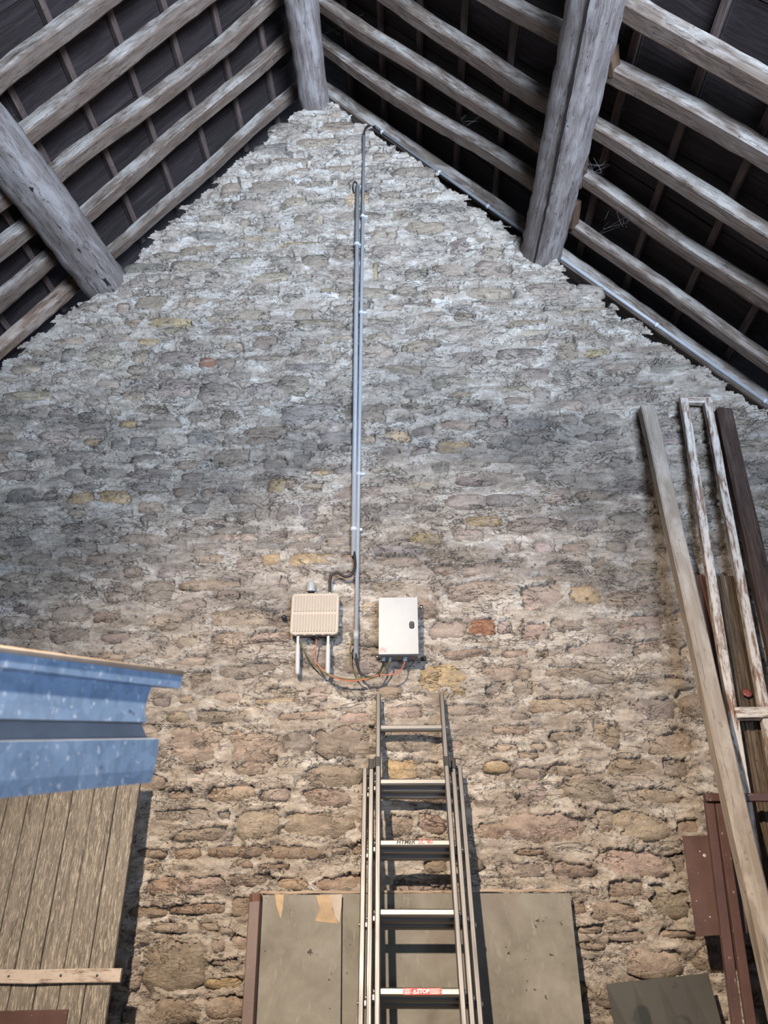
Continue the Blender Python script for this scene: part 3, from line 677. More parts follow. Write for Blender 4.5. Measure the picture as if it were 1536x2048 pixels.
# ------------------------------------------------------------------ roof: tiles, battens, rafters, purlins
GAUGE = 0.455
def make_roof(side):
    d, n_ = (dL, nL) if side == 'L' else (dR, nR)
    smax = 5.9 if side == 'L' else 6.9; ph = 0.46 if side == 'L' else 0.455
    up = 0.165
    a0, a1 = roof_pt(side, -0.1, 4.5, up), roof_pt(side, smax, 4.5, up); b0, b1 = roof_pt(side, -0.1, YB-0.3, up), roof_pt(side, smax, YB-0.3, up)
    V = [a0, a1, b1, b0]; V = V+[p+n_*0.05 for p in V]
    F_ = [(0, 1, 2, 3), (7, 6, 5, 4), (0, 4, 5, 1), (1, 5, 6, 2), (2, 6, 7, 3), (3, 7, 4, 0)]
    root = struct(mk('ceiling_left' if side == 'L' else 'ceiling_right', V, F_, M_TILE))
    rows = int(smax/GAUGE)
    yc = np.arange(1.35, 4.4, 0.305)
    tw, tl = 0.298, GAUGE+0.05
    tmesh = None
    for r in range(rows):
        s0 = ph+r*GAUGE
        # battens (each one whole, running the length of the roof)
        p0, p1 = roof_pt(side, s0, 4.35, 0.088), roof_pt(side, s0, 0.2, 0.088)
        bar('batten', p0, p1, 0.045, 0.030, n_, M_BATTEN, root, 0.002, 8, 0.0012)
        if s0 > 4.6: continue
        for i, y in enumerate(yc):
            c0 = roof_pt(side, s0-GAUGE, y, 0.118); c1 = roof_pt(side, s0+0.03, y, 0.106)
            M, L = frame(c0, c1, n_)
            M = M @ Matrix.Translation((0, 0, 0.008+random.uniform(-0.002, 0.002))) @ Matrix.Rotation(random.gauss(0, 0.006), 4, 'Z')
            if tmesh is None:
                h = 0.007; a = tw/2
                V = [(0, -a, -h), (L, -a, -h), (L, a, -h), (0, a, -h), (0, -a, h), (L, -a, h), (L, a, h), (0, a, h),
                     (0.06, -a+0.03, -h+0.004), (L-0.05, -a+0.03, -h+0.004), (L-0.05, a-0.03, -h+0.004), (0.06, a-0.03, -h+0.004)]
                F_ = [(8, 11, 10, 9), (0, 8, 9, 1), (1, 9, 10, 2), (2, 10, 11, 3), (3, 11, 8, 0), (4, 5, 6, 7), (0, 1, 5, 4), (1, 2, 6, 5), (2, 3, 7, 6), (3, 0, 4, 7)]
                o = mk('roof_tile', V, F_, M_TILE, root, M); tmesh = o.data
            else:
                link(bpy.data.objects.new('roof_tile', tmesh), root, M)
    return root
make_roof('L'); make_roof('R')

ORD = ['first', 'second', 'third', 'fourth', 'fifth', 'sixth']
def rafter(side, px0, px1, rad, label, mat=M_RAFTER, s_ext=(0, 0), seed=0, asp=1.0, wav=0.015, bend=0.0, flat=7.0, h=0.0, Yfix=None):
    n_, a_, d_ = (nL, aL, dL) if side == 'L' else (nR, aR, dR)
    p0, p1 = PP(*px0, n_, a_+n_*h), PP(*px1, n_, a_+n_*h)
    y = (p0[1]+p1[1])/2 if Yfix is None else Yfix+(0.03 if h else 0)
    s0, s1 = (p0-RIDGE)@d_, (p1-RIDGE)@d_
    s0 = s_ext[0] if s_ext[0] is not None else s0; s1 = s_ext[1] if s_ext[1] is not None else s1
    q0, q1 = RIDGE+d_*s0+n_*h, RIDGE+d_*s1+n_*h; q0[1] = p0[1] if Yfix is None else y; q1[1] = p1[1] if Yfix is None else y
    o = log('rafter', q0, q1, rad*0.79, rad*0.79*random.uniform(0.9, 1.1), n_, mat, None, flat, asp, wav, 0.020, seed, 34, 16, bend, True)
    return tag(o, label, 'rafter', 'pole rafters under the roof')
PL, PRs = 2.95, 2.86      # slope position where the side purlins carry the rafters
LU = [((592,180),(215,505),0.060),((565,85),(165,440),0.066),((545,0),(105,360),0.066),((395,0),(55,270),0.072),((190,10),(0,165),0.074)]
lab = ['grey pole rafter tight against gable wall, left slope from ridge to beam',
       'pole rafter next to the wall rafter, upper left slope',
       'third pole rafter from the gable wall, upper left slope',
       'fourth pole rafter from the gable wall, upper left slope',
       'wide pale pole rafter crossing the top left corner of the view']
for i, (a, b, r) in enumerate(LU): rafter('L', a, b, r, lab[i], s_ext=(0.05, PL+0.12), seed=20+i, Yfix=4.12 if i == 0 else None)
LD = [((155,580),(20,690),0.066),((100,510),(0,590),0.066),((55,455),(0,500),0.070),((5,388),(-40,425),0.070)]
lab = ['brown bark-edged pole rafter on the wall below left beam',
       'second pole rafter out from the wall, below left beam',
       'pale pole rafter third from the wall, below left beam',
       'pole rafter just showing at left edge beside the left beam']
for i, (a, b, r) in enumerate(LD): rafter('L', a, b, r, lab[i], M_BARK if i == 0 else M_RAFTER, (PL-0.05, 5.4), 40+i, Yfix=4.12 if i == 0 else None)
RU = [((700,205),(1040,440),0.082),((768,170),(1063,362),0.066),((637,2),(1078,285),0.068),((790,0),(1093,195),0.068),((1000,0),(1113,55),0.068)]
lab = ['thin dark rafter tight against gable wall, right slope from ridge to beam',
       'sagging pole rafter next to the wall rafter, upper right slope',
       'third pole rafter from the gable wall, upper right slope',
       'fourth pole rafter from the gable wall, upper right slope',
       'pole rafter at top edge meeting the right beam, fifth from wall']
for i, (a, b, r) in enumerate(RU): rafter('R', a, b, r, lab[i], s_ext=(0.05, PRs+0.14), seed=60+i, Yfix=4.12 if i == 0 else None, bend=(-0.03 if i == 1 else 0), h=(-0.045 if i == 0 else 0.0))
RD = [((1125,512),(1536,800),0.082),((1148,450),(1536,725),0.060),((1168,355),(1536,605),0.064),((1188,255),(1536,480),0.066),((1223,145),(1536,315),0.070),((1253,10),(1536,180),0.074)]
lab = ['thin rafter under the conduit on the wall, below right beam',
       'brownish pole rafter nearest the wall rafter, below right beam',
       'third pole rafter from the gable wall, below right beam',
       'fourth pole rafter from the gable wall, below right beam',
       'fifth pole rafter from the gable wall, below right beam',
       'thick axe-marked pole rafter in the top right corner of the view']
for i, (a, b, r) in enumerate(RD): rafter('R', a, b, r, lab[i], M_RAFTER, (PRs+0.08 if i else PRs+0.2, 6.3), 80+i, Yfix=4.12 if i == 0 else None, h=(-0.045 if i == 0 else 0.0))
# sawn rafter ends past the right beam are parts of the upper rafters: shown by their own end faces

def purlin(p_wall, p_near, r0, r1, label, seed, flat, crack_off=None, asp=1.0, y_end=0.6, up=(0, 0, 1)):
    p_wall = np.asarray(p_wall); p_near = PP(*p_near, np.array([0, 0, 1.0]), p_wall); d = (p_near-p_wall); 
    p0 = p_wall-d/abs(d[1])*0.35; p1 = p_wall+d/abs(d[1])*(4.0-y_end)
    tt = 1.0
    o = log('purlin', p0, p1, r0, r1, up, M_PURLIN, None, flat, asp, 0.012, 0.022, seed, 60, 28)
    tag(o, label, 'beam')
    if crack_off is not None:     # long drying split along the beam, a thin dark wedge lying in its face
        M, L = frame(p0, p1, up); rg = np.random.default_rng(seed+5)
        V = []; F_ = []; ns = 40; ang, t0, t1, wd = crack_off
        for i in range(ns+1):
            t = t0+(t1-t0)*i/ns; r = (r0*(1-t)+r1*t); wl = wd*(0.35+0.65*math.sin(math.pi*i/ns))*rg.uniform(0.6, 1.3)
            a = ang+0.05*math.sin(7*t)+rg.normal(0, 0.012)
            def at(aa, rr):
                c_, s_ = math.cos(aa), math.sin(aa); q_ = (abs(c_)**flat+abs(s_)**flat)**(-1/flat); return (t*L, rr*q_*c_, rr*q_*s_*asp)
            V += [at(a-wl, r*1.035), at(a+wl, r*1.035), at(a, r*0.85)]
        for i in range(ns):
            k = i*3; F_ += [(k, k+1, k+4, k+3), (k+1, k+2, k+5, k+4), (k+2, k, k+3, k+5)]
        F_ += [(0, 2, 1), (ns*3, ns*3+1, ns*3+2)]
        mk('split', V, F_, M_CRACK, o, M)
    return o
purlin(P(205,560,4), (-5, 292), 0.150, 0.165, 'weathered grey beam with long split, entering gable wall at left', 3, 3.2, (-0.95, 0.02, 0.5, 0.10), 0.9)
purlin(P(630,205,4), (602, 0), 0.128, 0.140, 'round ridge beam at the apex of the gable', 4, 2.1, (-1.85, 0.03, 0.4, 0.03))
purlin(P(1083,505,4), (1196, 0), 0.140, 0.146, 'thick squared grey beam entering gable wall at right', 5, 2.9, (-1.30, 0.02, 0.7, 0.05), 1.0, up=(1, 0, 1))

for (q0, q1, lb) in (((1224, 92), (1229, 150), 'orange-brown sawn block at right beam, topmost of three'), ((1168, 318), (1160, 372), 'sawn block at right beam, middle of three'), ((1152, 405), (1147, 452), 'sawn block at right beam, lowest of three')):
    a, b = PP(*q0, nR, aR-nR*0.03), PP(*q1, nR, aR-nR*0.03)
    tag(bar('wood_block', a, b, 0.045, 0.07, nR, M_ENDGRAIN, None, 0.006, 3, 0.002), lb, 'block')
def cobweb(cx, cy, w, seed, lb):
    rg = np.random.default_rng(seed); V = []; F_ = []
    for k in range(9):
        pts = [PP(cx+rg.normal(0, w), cy+rg.normal(0, w*0.7), nR, aR-nR*rg.uniform(-0.05, 0.07)) for _ in range(3)]
        path = smooth_path(pts, 5)
        for i, p in enumerate(path):
            o_ = len(V); V += [p+np.array([0.0007, 0, 0]), p+np.array([-0.0004, 0, 0.0006]), p+np.array([-0.0004, 0.0006, -0.0006])]
            if i: F_ += [(o_-3, o_-2, o_+1, o_), (o_-2, o_-1, o_+2, o_+1), (o_-1, o_-3, o_, o_+2)]
    tag(mk('cobweb', V, F_, M_COBWEB), lb, 'cobweb')
cobweb(1195, 330, 26, 1, 'dusty cobweb strands just right of the right beam')
cobweb(1250, 440, 22, 2, 'dusty cobweb strands between lower rafters, right of the beam')
cobweb(690, 60, 18, 3, 'dusty cobweb strands right of the ridge beam')
cobweb(935, 240, 20, 4, 'dusty cobweb strands hanging under upper right rafters')

# ------------------------------------------------------------------ conduits and wall clips
def yw(off): return WALL_Y-off
def conduit(name, pts, r, label, clips=(), axis=None):
    root = thing(name, pts[-1], label, 'conduit')
    tube('pipe', pts, r, M_CONDUIT, root, 12, 1)
    for (t) in clips:
        i = 0; A, B = np.asarray(pts[0]), np.asarray(pts[-1]); c = A+(B-A)*t; d = (B-A)/np.linalg.norm(B-A)
        lathe('clip', [(0, r*1.35), (0.022, r*1.35)], c-d*0.011, c+d*0.011, M_CLIP, root, 12)
        side = np.cross(d, [0, 1, 0])
        bar('clip_base', c+side*r*0.5+np.array([0, r, 0]), c+side*(r*3.2)+np.array([0, r, 0]), 0.018, 0.03, (0, 1, 0), M_CLIP, root, 0.002)
    return root
ca = [P(728,268,3.965), P(722,640,3.965), P(716,1000,3.965), P(712,1305,3.965)]
c1 = conduit('conduit', [ca[0], ca[-1]], 0.0125, 'long grey conduit on the wall, running up to the roof edge', (0.22, 0.44, 0.74))
b_ = P(712,1283,3.965); t_ = P(712,1262,3.965)
lathe('coupling', [(0, 0.017), (0.05, 0.017), (0.05, 0.0145), (0.16, 0.0145)], t_, P(712,1305,3.965), M_CONDUIT, c1, 14)
lathe('cable_tie', [(0, 0.0165), (0.008, 0.0165)], P(712,1262,3.965), P(712,1265,3.965), M_BLACK, c1, 12)
c2 = conduit('conduit', [P(715,372,3.962), P(707,1112,3.962)], 0.016, 'shorter grey conduit beside the long one, open at its top', (0.20, 0.945))
c3r = thing('conduit', P(745,250,4.0), 'grey conduit clipped along the right roof edge', 'conduit')
R0a, R0b = P(748,253,4.03), P(1620,866,4.03)
tube('pipe', [R0a, R0b], 0.0145, M_CONDUIT, c3r, 12, 1)
for t in (0.025, 0.19, 0.32, 0.49, 0.71, 0.92):
    c = R0a+(R0b-R0a)*t; d = (R0b-R0a)/np.linalg.norm(R0b-R0a)
    lathe('clip', [(0, 0.0185), (0.02, 0.0185)], c-d*0.01, c+d*0.01, M_CLIP, c3r, 12)
tag(tube('cable', [P(728,280,3.965), P(729,262,3.955), P(736,252,3.97), P(750,254,4.02)], 0.007, M_BLACK, None, 8), 'short black cable bend joining wall conduit to roof edge conduit', 'cable')
tag(tube('cable', [P(715,385,3.96), P(714,368,3.955), P(709,363,3.96), P(706,372,3.965), P(708,386,3.975)], 0.005, M_BLACK, None, 8), 'black wire loop at the top of the shorter conduit', 'cable')
tag(tube('cable', [P(707,1095,3.96), P(710,1130,3.94), P(704,1148,3.93), P(690,1153,3.93), P(676,1146,3.93), P(664,1149,3.93), P(660,1162,3.93), P(660,1184,3.93)], 0.0085, M_BLACK, None, 10), 'thick black cable curving from shorter conduit to the cream device', 'cable')

# ------------------------------------------------------------------ cream radio unit
DEVY = 3.90
def pz(x, y, Y): p = P(x, y, Y); return p[0], p[2]
x0, z1 = pz(584.5, 1186, DEVY); x1, z0 = pz(675.5, 1268, DEVY)
ap = thing('wireless_unit', (0.5*(x0+x1), 3.97, z0), 'cream ribbed outdoor wireless unit with antennas, on the stone wall', 'wireless unit')
rbox('housing', x0+0.006, x1-0.006, z0+0.004, z1-0.004, DEVY+0.02, 3.965, 0.02, M_BOXSIDE, ap)
rbox('cover', x0, x1, z0, z1, DEVY+0.004, DEVY+0.03, 0.024, M_CREAM, ap, 0, 0.006)
wx = (x1-x0)
for row, (f0, f1) in enumerate(((0.55, 0.93), (0.07, 0.475))):
    for i in range(15):
        xa = x0+wx*(0.075+0.85*i/14.0); zb, zt = z0+(z1-z0)*f0, z0+(z1-z0)*f1
        bar('rib', (xa, DEVY+0.003, zb), (xa, DEVY+0.003, zt), 0.0085, 0.010, (0, -1, 0), M_GROOVE, ap, 0.0035)
for i in range(5):
    for (zz, dz) in ((z0-0.001, 0), (z1+0.001, 0)):
        xa = x0+wx*(0.12+0.19*i); bar('rim_bolt', (xa, DEVY+0.012, zz-0.002), (xa, DEVY+0.012, zz+0.002), 0.016, 0.02, (0, -1, 0), M_CREAM, ap, 0.003)
bar('wall_bracket', (x0+0.04, 3.985, 0.5*(z0+z1)), (x1-0.04, 3.985, 0.5*(z0+z1)), 0.06, 0.12, (0, 0, 1), M_DARKGREY, ap)
for (qx, qy) in ((596, 1270), (656.5, 1270)):
    t = P(qx, qy, 3.925); b = P(qx-1, 1350, 3.925); L = np.linalg.norm(b-t)
    an = lathe('antenna', [(0, 0.008), (0.02, 0.0085), (0.05, 0.0085), (0.06, 0.0125), (L-0.012, 0.0135), (L, 0.006)], t, b, M_WHITE, ap, 14)
    lathe('connector', [(0, 0.0105), (0.016, 0.0105)], t+np.array([0, 0, 0.008]), t-np.array([0, 0, 0.01]), M_CHROME, an, 10)
t = P(622, 1187, 3.93); b = P(622.5, 1161, 3.93); L = np.linalg.norm(b-t)
dm = lathe('dome_antenna', [(0, 0.012), (0.008, 0.025), (0.014, 0.0255), (L*0.6, 0.0235), (L*0.78, 0.021), (L*0.9, 0.0155), (L*0.97, 0.009), (L, 0.003)], t, b, M_GREYDOME, ap, 20)
lathe('base_ring', [(0, 0.026), (0.009, 0.026)], t, b, M_BLACK, dm, 20)
t = P(633, 1268, 3.94); lathe('cable_gland', [(0, 0.022), (0.02, 0.022), (0.03, 0.012)], t, t-np.array([0, 0, 0.03]), M_BLACK, ap, 14)
t = P(660, 1187, 3.93); lathe('connector', [(0, 0.009), (0.03, 0.008)], t-np.array([0, 0, 0.01]), t+np.array([0, 0, 0.03]), M_CHROME, ap, 10)
for k, (qx, qy) in enumerate(((680, 1249), (681, 1217))):
    c = P(qx, qy, 3.975); lathe('fixing_lug', [(0, 0.011), (0.012, 0.011)], c, c+np.array([0, 0.012, 0]), M_WHITE, ap, 10)

# ------------------------------------------------------------------ steel control box
BY = 3.86
x0, z1 = pz(757.5, 1195, BY); x1, z0 = pz(837.5, 1308, BY)
bx = thing('control_box', (0.5*(x0+x1), 3.98, z0), 'light grey steel control box with black lock, right of the conduits', 'control box')
rbox('body', x0+0.003, x1-0.003, z0-0.003, z1-0.003, BY+0.015, 3.975, 0.006, M_BOXSIDE, bx)
dr = rbox('door', x0, x1, z0, z1, BY, BY+0.016, 0.004, M_BOXGREY, bx)
lx, lz = pz(823.5, 1250, BY)
lk = rbox('lock', lx-0.014, lx+0.014, lz-0.021, lz+0.021, BY-0.006, BY+0.002, 0.012, M_BLACK, dr)
lathe('lock_core', [(0, 0.007), (0.004, 0.007)], (lx, BY-0.006, lz), (lx, BY-0.012, lz), M_DARKGREY, dr, 14)
sx, sz = pz(758, 1306, BY); sx1, sz1 = pz(773, 1294, BY)
st = rbox('sticker', sx+0.002, sx1, sz+0.002, sz1, BY-0.0012, BY, 0.0005, M_STICK, dr)
for i, (a, b) in enumerate(((0.15, 0.55), (0.1, 0.9), (0.1, 0.8), (0.6, 0.95))):
    zz = sz1-(0.2+0.2*i)*(sz1-sz-0.002); bar('print_line', (sx+0.002+(sx1-sx)*a, BY-0.0016, zz), (sx+0.002+(sx1-sx)*b*0.95, BY-0.0016, zz), 0.0016, 0.0008, (0, -1, 0), M_PINKRED if i < 3 else M_INK, dr, 0.0001)
for (qx, wd) in ((767, 0.030), (780, 0.022), (810, 0.032)):
    t = P(qx, 1309, 3.92); lathe('cable_gland', [(0, wd/2), (0.016, wd/2), (0.022, wd*0.42), (0.038, wd*0.40)], t, t-np.array([0, 0, 0.05]), M_GLAND, bx, 8)
for (qx, qy) in ((754.5, 1313), (842.5, 1213), (849, 1316)):
    c = P(qx, qy, 3.97); lathe('mounting_lug', [(0, 0.011), (0.01, 0.011)], c, c+np.array([0, 0.012, 0]), M_CHROME if qx < 845 else M_BLACK, bx, 10)

# cables below both boxes
G0 = 3.93
tag(tube('cable', [P(712,1303,3.96), P(713,1325,3.94), P(720,1345,3.92), P(735,1354,3.91), P(752,1351,3.90), P(764,1335,3.90), P(768,1320,3.92)], 0.0062, M_BLACK, None, 8), 'black cable sagging from long conduit to the control box', 'cable')
tag(tube('cable', [P(707,1276,3.97), P(700,1300,3.95), P(702,1330,3.93), P(715,1352,3.91), P(735,1358,3.905), P(757,1350,3.90), P(772,1335,3.90), P(780,1322,3.92)], 0.0038, M_OLIVE, None, 8), 'thin green and yellow wire looping from conduit foot to box', 'cable')
tag(tube('cable', [P(600,1282,3.94), P(612,1308,3.925), P(630,1330,3.92), P(652,1346,3.915), P(690,1358,3.91), P(730,1357,3.905), P(760,1349,3.895), P(782,1322,3.92)], 0.0042, M_OLIVE, None, 8), 'green and yellow earth wire sagging from wireless unit to box', 'cable')
tag(tube('cable', [P(633,1276,3.94), P(632,1292,3.93), P(629,1308,3.925), P(634,1326,3.92), P(655,1348,3.915), P(690,1361,3.91), P(730,1359,3.905), P(756,1350,3.895), P(785,1349,3.895), P(803,1338,3.90), P(810,1322,3.92)], 0.0035, M_ORANGE, None, 8), 'orange cable sagging from wireless unit to right end of box', 'cable')
tag(lathe('cable_tie', [(0, 0.012), (0.006, 0.012)], P(757,1350,3.90), P(759,1349,3.90), M_BLACK, None, 12), 'black tie holding the cable bundle below the control box', 'cable tie')
tag(lathe('wall_plug', [(0, 0.014), (0.008, 0.016), (0.012, 0.014)], P(568,1235,3.975), P(568,1235,3.99), M_BLACK, None, 12), 'black round plug in the wall left of the wireless unit', 'wall plug')

# ------------------------------------------------------------------ aluminium ladder
A_ = P(822, 1457, 3.90); B_ = P(839, 1985, 3.52)
dl = (A_-B_)/np.linalg.norm(A_-B_); xc = np.array([1.0, 0, 0]); nl = np.cross(xc, dl); nl = nl/np.linalg.norm(nl)   # points away from the wall or to it
if nl[1] > 0: nl = -nl                                                  # towards the viewer
foot = A_-dl*(A_[2]/dl[2])
lad = thing('ladder', foot, 'aluminium three-section ladder leaning on the stone wall', 'ladder')
S_ = lambda s, off, x: foot+dl*s+nl*off+xc*x
sA = np.dot(A_-foot, dl); sB = np.dot(B_-foot, dl); SP = (sA-sB)/4
ML = Matrix((Vector(xc), Vector(dl), Vector(nl))).transposed().to_4x4()
tops = {0: np.dot(P(757,1391,3.95)-foot, dl), 1: np.dot(P(744,1521,3.86)-foot, dl), 2: np.dot(P(729,1532,3.88)-foot, dl)}
rail_x = {0: 0.171, 1: 0.207, 2: 0.243}
for sec in (2, 1, 0):
    off = -0.050*sec; hw = rail_x[sec]; top = tops[sec]
    for sgn in (-1, 1):
        rl = bar('rail', S_(0.05 if sec else 0.02, off, sgn*hw), S_(top, off, sgn*hw), 0.0245, 0.058, nl, M_ALU, lad, 0.004)
        if sec == 1:
            bar('guide_cap', S_(top-0.045, off+0.004, sgn*hw), S_(top+0.006, off+0.004, sgn*hw), 0.029, 0.062, nl, M_CAP, lad, 0.004)
            bar('guide_hook', S_(top-0.055, 0.024, sgn*(rail_x[0]+0.001)), S_(top-0.005, 0.024, sgn*(rail_x[0]+0.001)), 0.027, 0.014, nl, M_CAP, lad, 0.003)
            bar('guide_clamp', S_(top-0.06, 0.0, sgn*(rail_x[0]+0.018)), S_(top-0.004, 0.0, sgn*(rail_x[0]+0.018)), 0.008, 0.05, nl, M_DARKGREY, lad, 0.002)
        if sec == 2:
            bar('guide_clamp', S_(top-0.05, off+0.04, sgn*(hw-0.018)), S_(top-0.002, off+0.04, sgn*(hw-0.018)), 0.007, 0.03, nl, M_DARKGREY, lad, 0.002)
    k = 0
    while True:
        s = sA-k*SP-0.010*sec; k += 1
        if s < 0.1: break
        if s > top-0.03: continue
        hx = hw-0.012
        rg_ = bar('rung', S_(s, off, -hx), S_(s, off, hx), 0.030, 0.032, nl, M_ALURUNG, lad, 0.006)
        for sgn in (-1, 1):
            lathe('rung_rivet', [(0, 0.010), (0.006, 0.010), (0.008, 0.006)], S_(s, off+0.01, sgn*(hw+0.010)), S_(s, off+0.01, sgn*(hw+0.02)), M_CHROME, rg_, 8)
        if sec == 0:
            Mf = ML.copy(); Mf.translation = Vector(S_(s, off+0.0168, 0))
            if k-1 == 2:
                text('lettering', 'HYMER', (-0.042, 0.002, 0), 0.027, M_INK, rg_, Mf, 0.20, 0.0008)
                text('lettering', 'SC 40', (0.048, 0.002, 0), 0.027, M_PINKRED, rg_, Mf, 0.25, 0.0003)
            if k-1 == 4:
                M2 = Mf @ Matrix.Translation((0.012, 0.0, 0.0))
                mk('warning_sticker', [(-0.078, -0.0115, 0), (0.078, -0.0115, 0), (0.078, 0.0115, 0), (-0.078, 0.0115, 0), (-0.078, -0.0115, 0.0005), (0.078, -0.0115, 0.0005), (0.078, 0.0115, 0.0005), (-0.078, 0.0115, 0.0005)],
                   [(3, 2, 1, 0), (4, 5, 6, 7), (0, 1, 5, 4), (1, 2, 6, 5), (2, 3, 7, 6), (3, 0, 4, 7)], M_RED, rg_, M2)
                M3 = M2 @ Matrix.Translation((0, 0, 0.0008))
                text('lettering', 'STOP', (0.003, 0, 0), 0.021, M_WHITEINK, rg_, M3, 0.0, 0.0006, 0.0002)
                mk('warning_triangle', [(-0.040, -0.008, 0), (-0.023, -0.008, 0), (-0.0315, 0.008, 0), (-0.0355, -0.0055, 0), (-0.0275, -0.0055, 0), (-0.0315, 0.002, 0)], [(0, 1, 4, 3), (1, 2, 5, 4), (2, 0, 3, 5)], M_WHITEINK, rg_, M3)
                for (u0, u1) in ((-0.074, -0.044), (0.030, 0.074)):
                    for j in range(4):
                        yy = 0.0075-0.005*j; e = u1-0.006*(j % 2)
                        mk('print_line', [(u0, yy-0.0009, 0), (e, yy-0.0009, 0), (e, yy+0.0009, 0), (u0, yy+0.0009, 0)], [(0, 1, 2, 3)], M_WHITEINK, rg_, M3)

# ------------------------------------------------------------------ cement boards, brown post, lath behind the ladder
def to_floor(a, b, z=0.0):
    a, b = np.asarray(a), np.asarray(b); t = (z-a[2])/(b[2]-a[2]); return a+(b-a)*t
def lean(pt, pb, Yt, Yb): a = P(*pt, Yt); return a, to_floor(a, P(*pb, Yb), 0.003)
tl, bl = lean((640,1788), (640,2048), 3.93, 3.80); tr, br = lean((1140,1786), (1168,2048), 3.93, 3.80)
nb = np.cross(tr-tl, bl-tl); nb /= np.linalg.norm(nb); nb = nb if nb[1] > 0 else -nb
tag(sheet('cement_board', (tl, tr, br, bl), 0.016, nb, M_CEMENT, None, 8, 6, 0.0008), 'wide grey cement board behind the ladder', 'board')
tl2, bl2 = lean((524,1790), (507,2048), 3.90, 3.77); tr2, br2 = lean((683,1789), (681,2048), 3.90, 3.77)
cb = thing('cement_board', 0.5*(bl2+br2), 'narrow grey cement board with torn tan labels, left of the ladder', 'board')
sheet('panel', (tl2, tr2, br2, bl2), 0.014, nb, M_CEMENT, cb, 4, 6, 0.0008)
def on_board(px, py, lift=0.002): return PP(px, py, nb, tl2)-nb*lift
def flat_patch(name, pts, mat, parent, lift=0.002, th=0.0012):
    f_ = [on_board(*p, lift) for p in pts]; b_2 = [p+nb*th for p in f_]; n = len(f_)
    F_ = [tuple(range(n)), tuple(range(n, 2*n))[::-1]]+[(i, n+i, n+(i+1) % n, (i+1) % n) for i in range(n)]
    return mk(name, f_+b_2, F_, mat, parent)
flat_patch('torn_label', [(550,1789), (568,1789), (566,1815), (562,1838), (559,1832), (553,1812)], M_PAPER, cb)
flat_patch('torn_label', [(632,1791), (662,1790), (668,1806), (664,1820), (672,1835), (676,1848), (650,1845), (630,1842), (640,1818)], M_PAPER, cb)
flat_patch('torn_label', [(660,1790), (684,1789), (683,1815), (679,1847), (670,1832), (666,1815)], M_PALEPAPER, cb, 0.0035)
tag(bar('lath_strip', P(522,1785,3.945), P(1128,1781,3.945), 0.012, 0.022, (0, 1, 0), M_LATH, None, 0.002, 20, 0.0012), 'thin pale lath lying along the top of the cement boards', 'lath')
a, b = lean((512,1790), (497,2048), 3.87, 3.74)
bp = thing('timber_post', b, 'brown painted post with bare wooden top, left of cement boards', 'post')
bar('shaft', a+(b-a)*0.022, b, 0.052, 0.055, (0, -1, 0), M_BROWNPAINT, bp, 0.003)
bar('bare_top', a, a+(b-a)*0.022, 0.0515, 0.0545, (0, -1, 0), M_REDWOOD, bp, 0.003)

# ------------------------------------------------------------------ old plank door leaning at the left
DYT, DYB = 3.76, 3.715
def door_pt(px, py):              # plane of the door front
    return PP(px, py, dn, d0)
d0 = P(285, 1540, DYT); d1_ = P(212, 2048, DYB); dx_ = np.array([1.0, 0.02, 0])
dn = np.cross(dx_, d1_-d0); dn /= np.linalg.norm(dn); dn = dn if dn[1] < 0 else -dn      # towards viewer
pd = thing('plank_door', to_floor(d0, d1_), 'old flaking grey plank door leaning on the wall at left', 'door')
upd = (d0-d1_)/np.linalg.norm(d0-d1_); ax = np.cross(dn, upd); ax = ax if ax[0] > 0 else -ax; ax /= np.linalg.norm(ax)
Ld = np.linalg.norm(d0-to_floor(d0, d1_, 0.01)); bot = to_floor(d0, d1_, 0.01)
topS = Ld+0.02; off = 0.0
for i in range(12):
    wdt = random.uniform(0.095, 0.108); c = bot-ax*(off+wdt/2); off += wdt+0.004
    e = random.uniform(-0.002, 0.002)
    bar('plank', c+dn*e, c+upd*topS+dn*e, wdt, 0.026, dn, M_PLANK, pd, 0.003, 6, 0.0006)
DW = off
def door_bar(name, sfrac, mat, x0, x1, wdt, th, extra=0.0):
    c0 = bot+upd*sfrac-ax*x1+dn*(0.013+th/2); c1 = bot+upd*sfrac-ax*x0+dn*(0.013+th/2)
    return bar(name, c0, c1, wdt, th, dn, mat, pd, 0.003, 10, 0.0008)
q1 = door_pt(200, 1950); s1 = np.dot(q1-bot, upd)
cl = door_bar('cleat', s1, M_CLEAT, -0.045, DW, 0.052, 0.022)
q2 = door_pt(60, 2040); s2 = np.dot(q2-bot, upd)
door_bar('metal_strap', s2, M_BROWNPAINT, np.dot(bot-door_pt(137, 2040), ax), DW, 0.075, 0.012)
for (qx, qy) in ((200, 1950), (128, 1950), (25, 1952)):
    c = door_pt(qx, qy)+dn*0.03; lathe('nail_head', [(0, 0.007), (0.005, 0.006)], c, c+dn*0.008, M_DARKGREY, pd, 8)

# ------------------------------------------------------------------ things leaning in the right corner
def leaner(name, pt, pb, Yt, Yb, w, h, mat, label, cat, rough=0.001, cham=0.006, up=(0, -1, 0), nseg=14, group=None):
    a, b = lean(pt, pb, Yt, Yb)
    o = bar(name, b, a, w, h, up, mat, None, cham, nseg, rough)
    return tag(o, label, cat, group), a, b
# pale square timber, nearest
leaner('square_timber', (1293, 818), (1566, 2048), 3.91, 3.50, 0.090, 0.080, M_POST, 'long pale square timber leaning in front of the right corner pile', 'timber', 0.0012, 0.007)
# dark brown timber at the far right
leaner('dark_timber', (1446, 822), (1592, 1480), 3.93, 3.74, 0.100, 0.06, M_DARKWOOD, 'dark brown timber leaning at the right edge', 'timber', 0.001, 0.012)
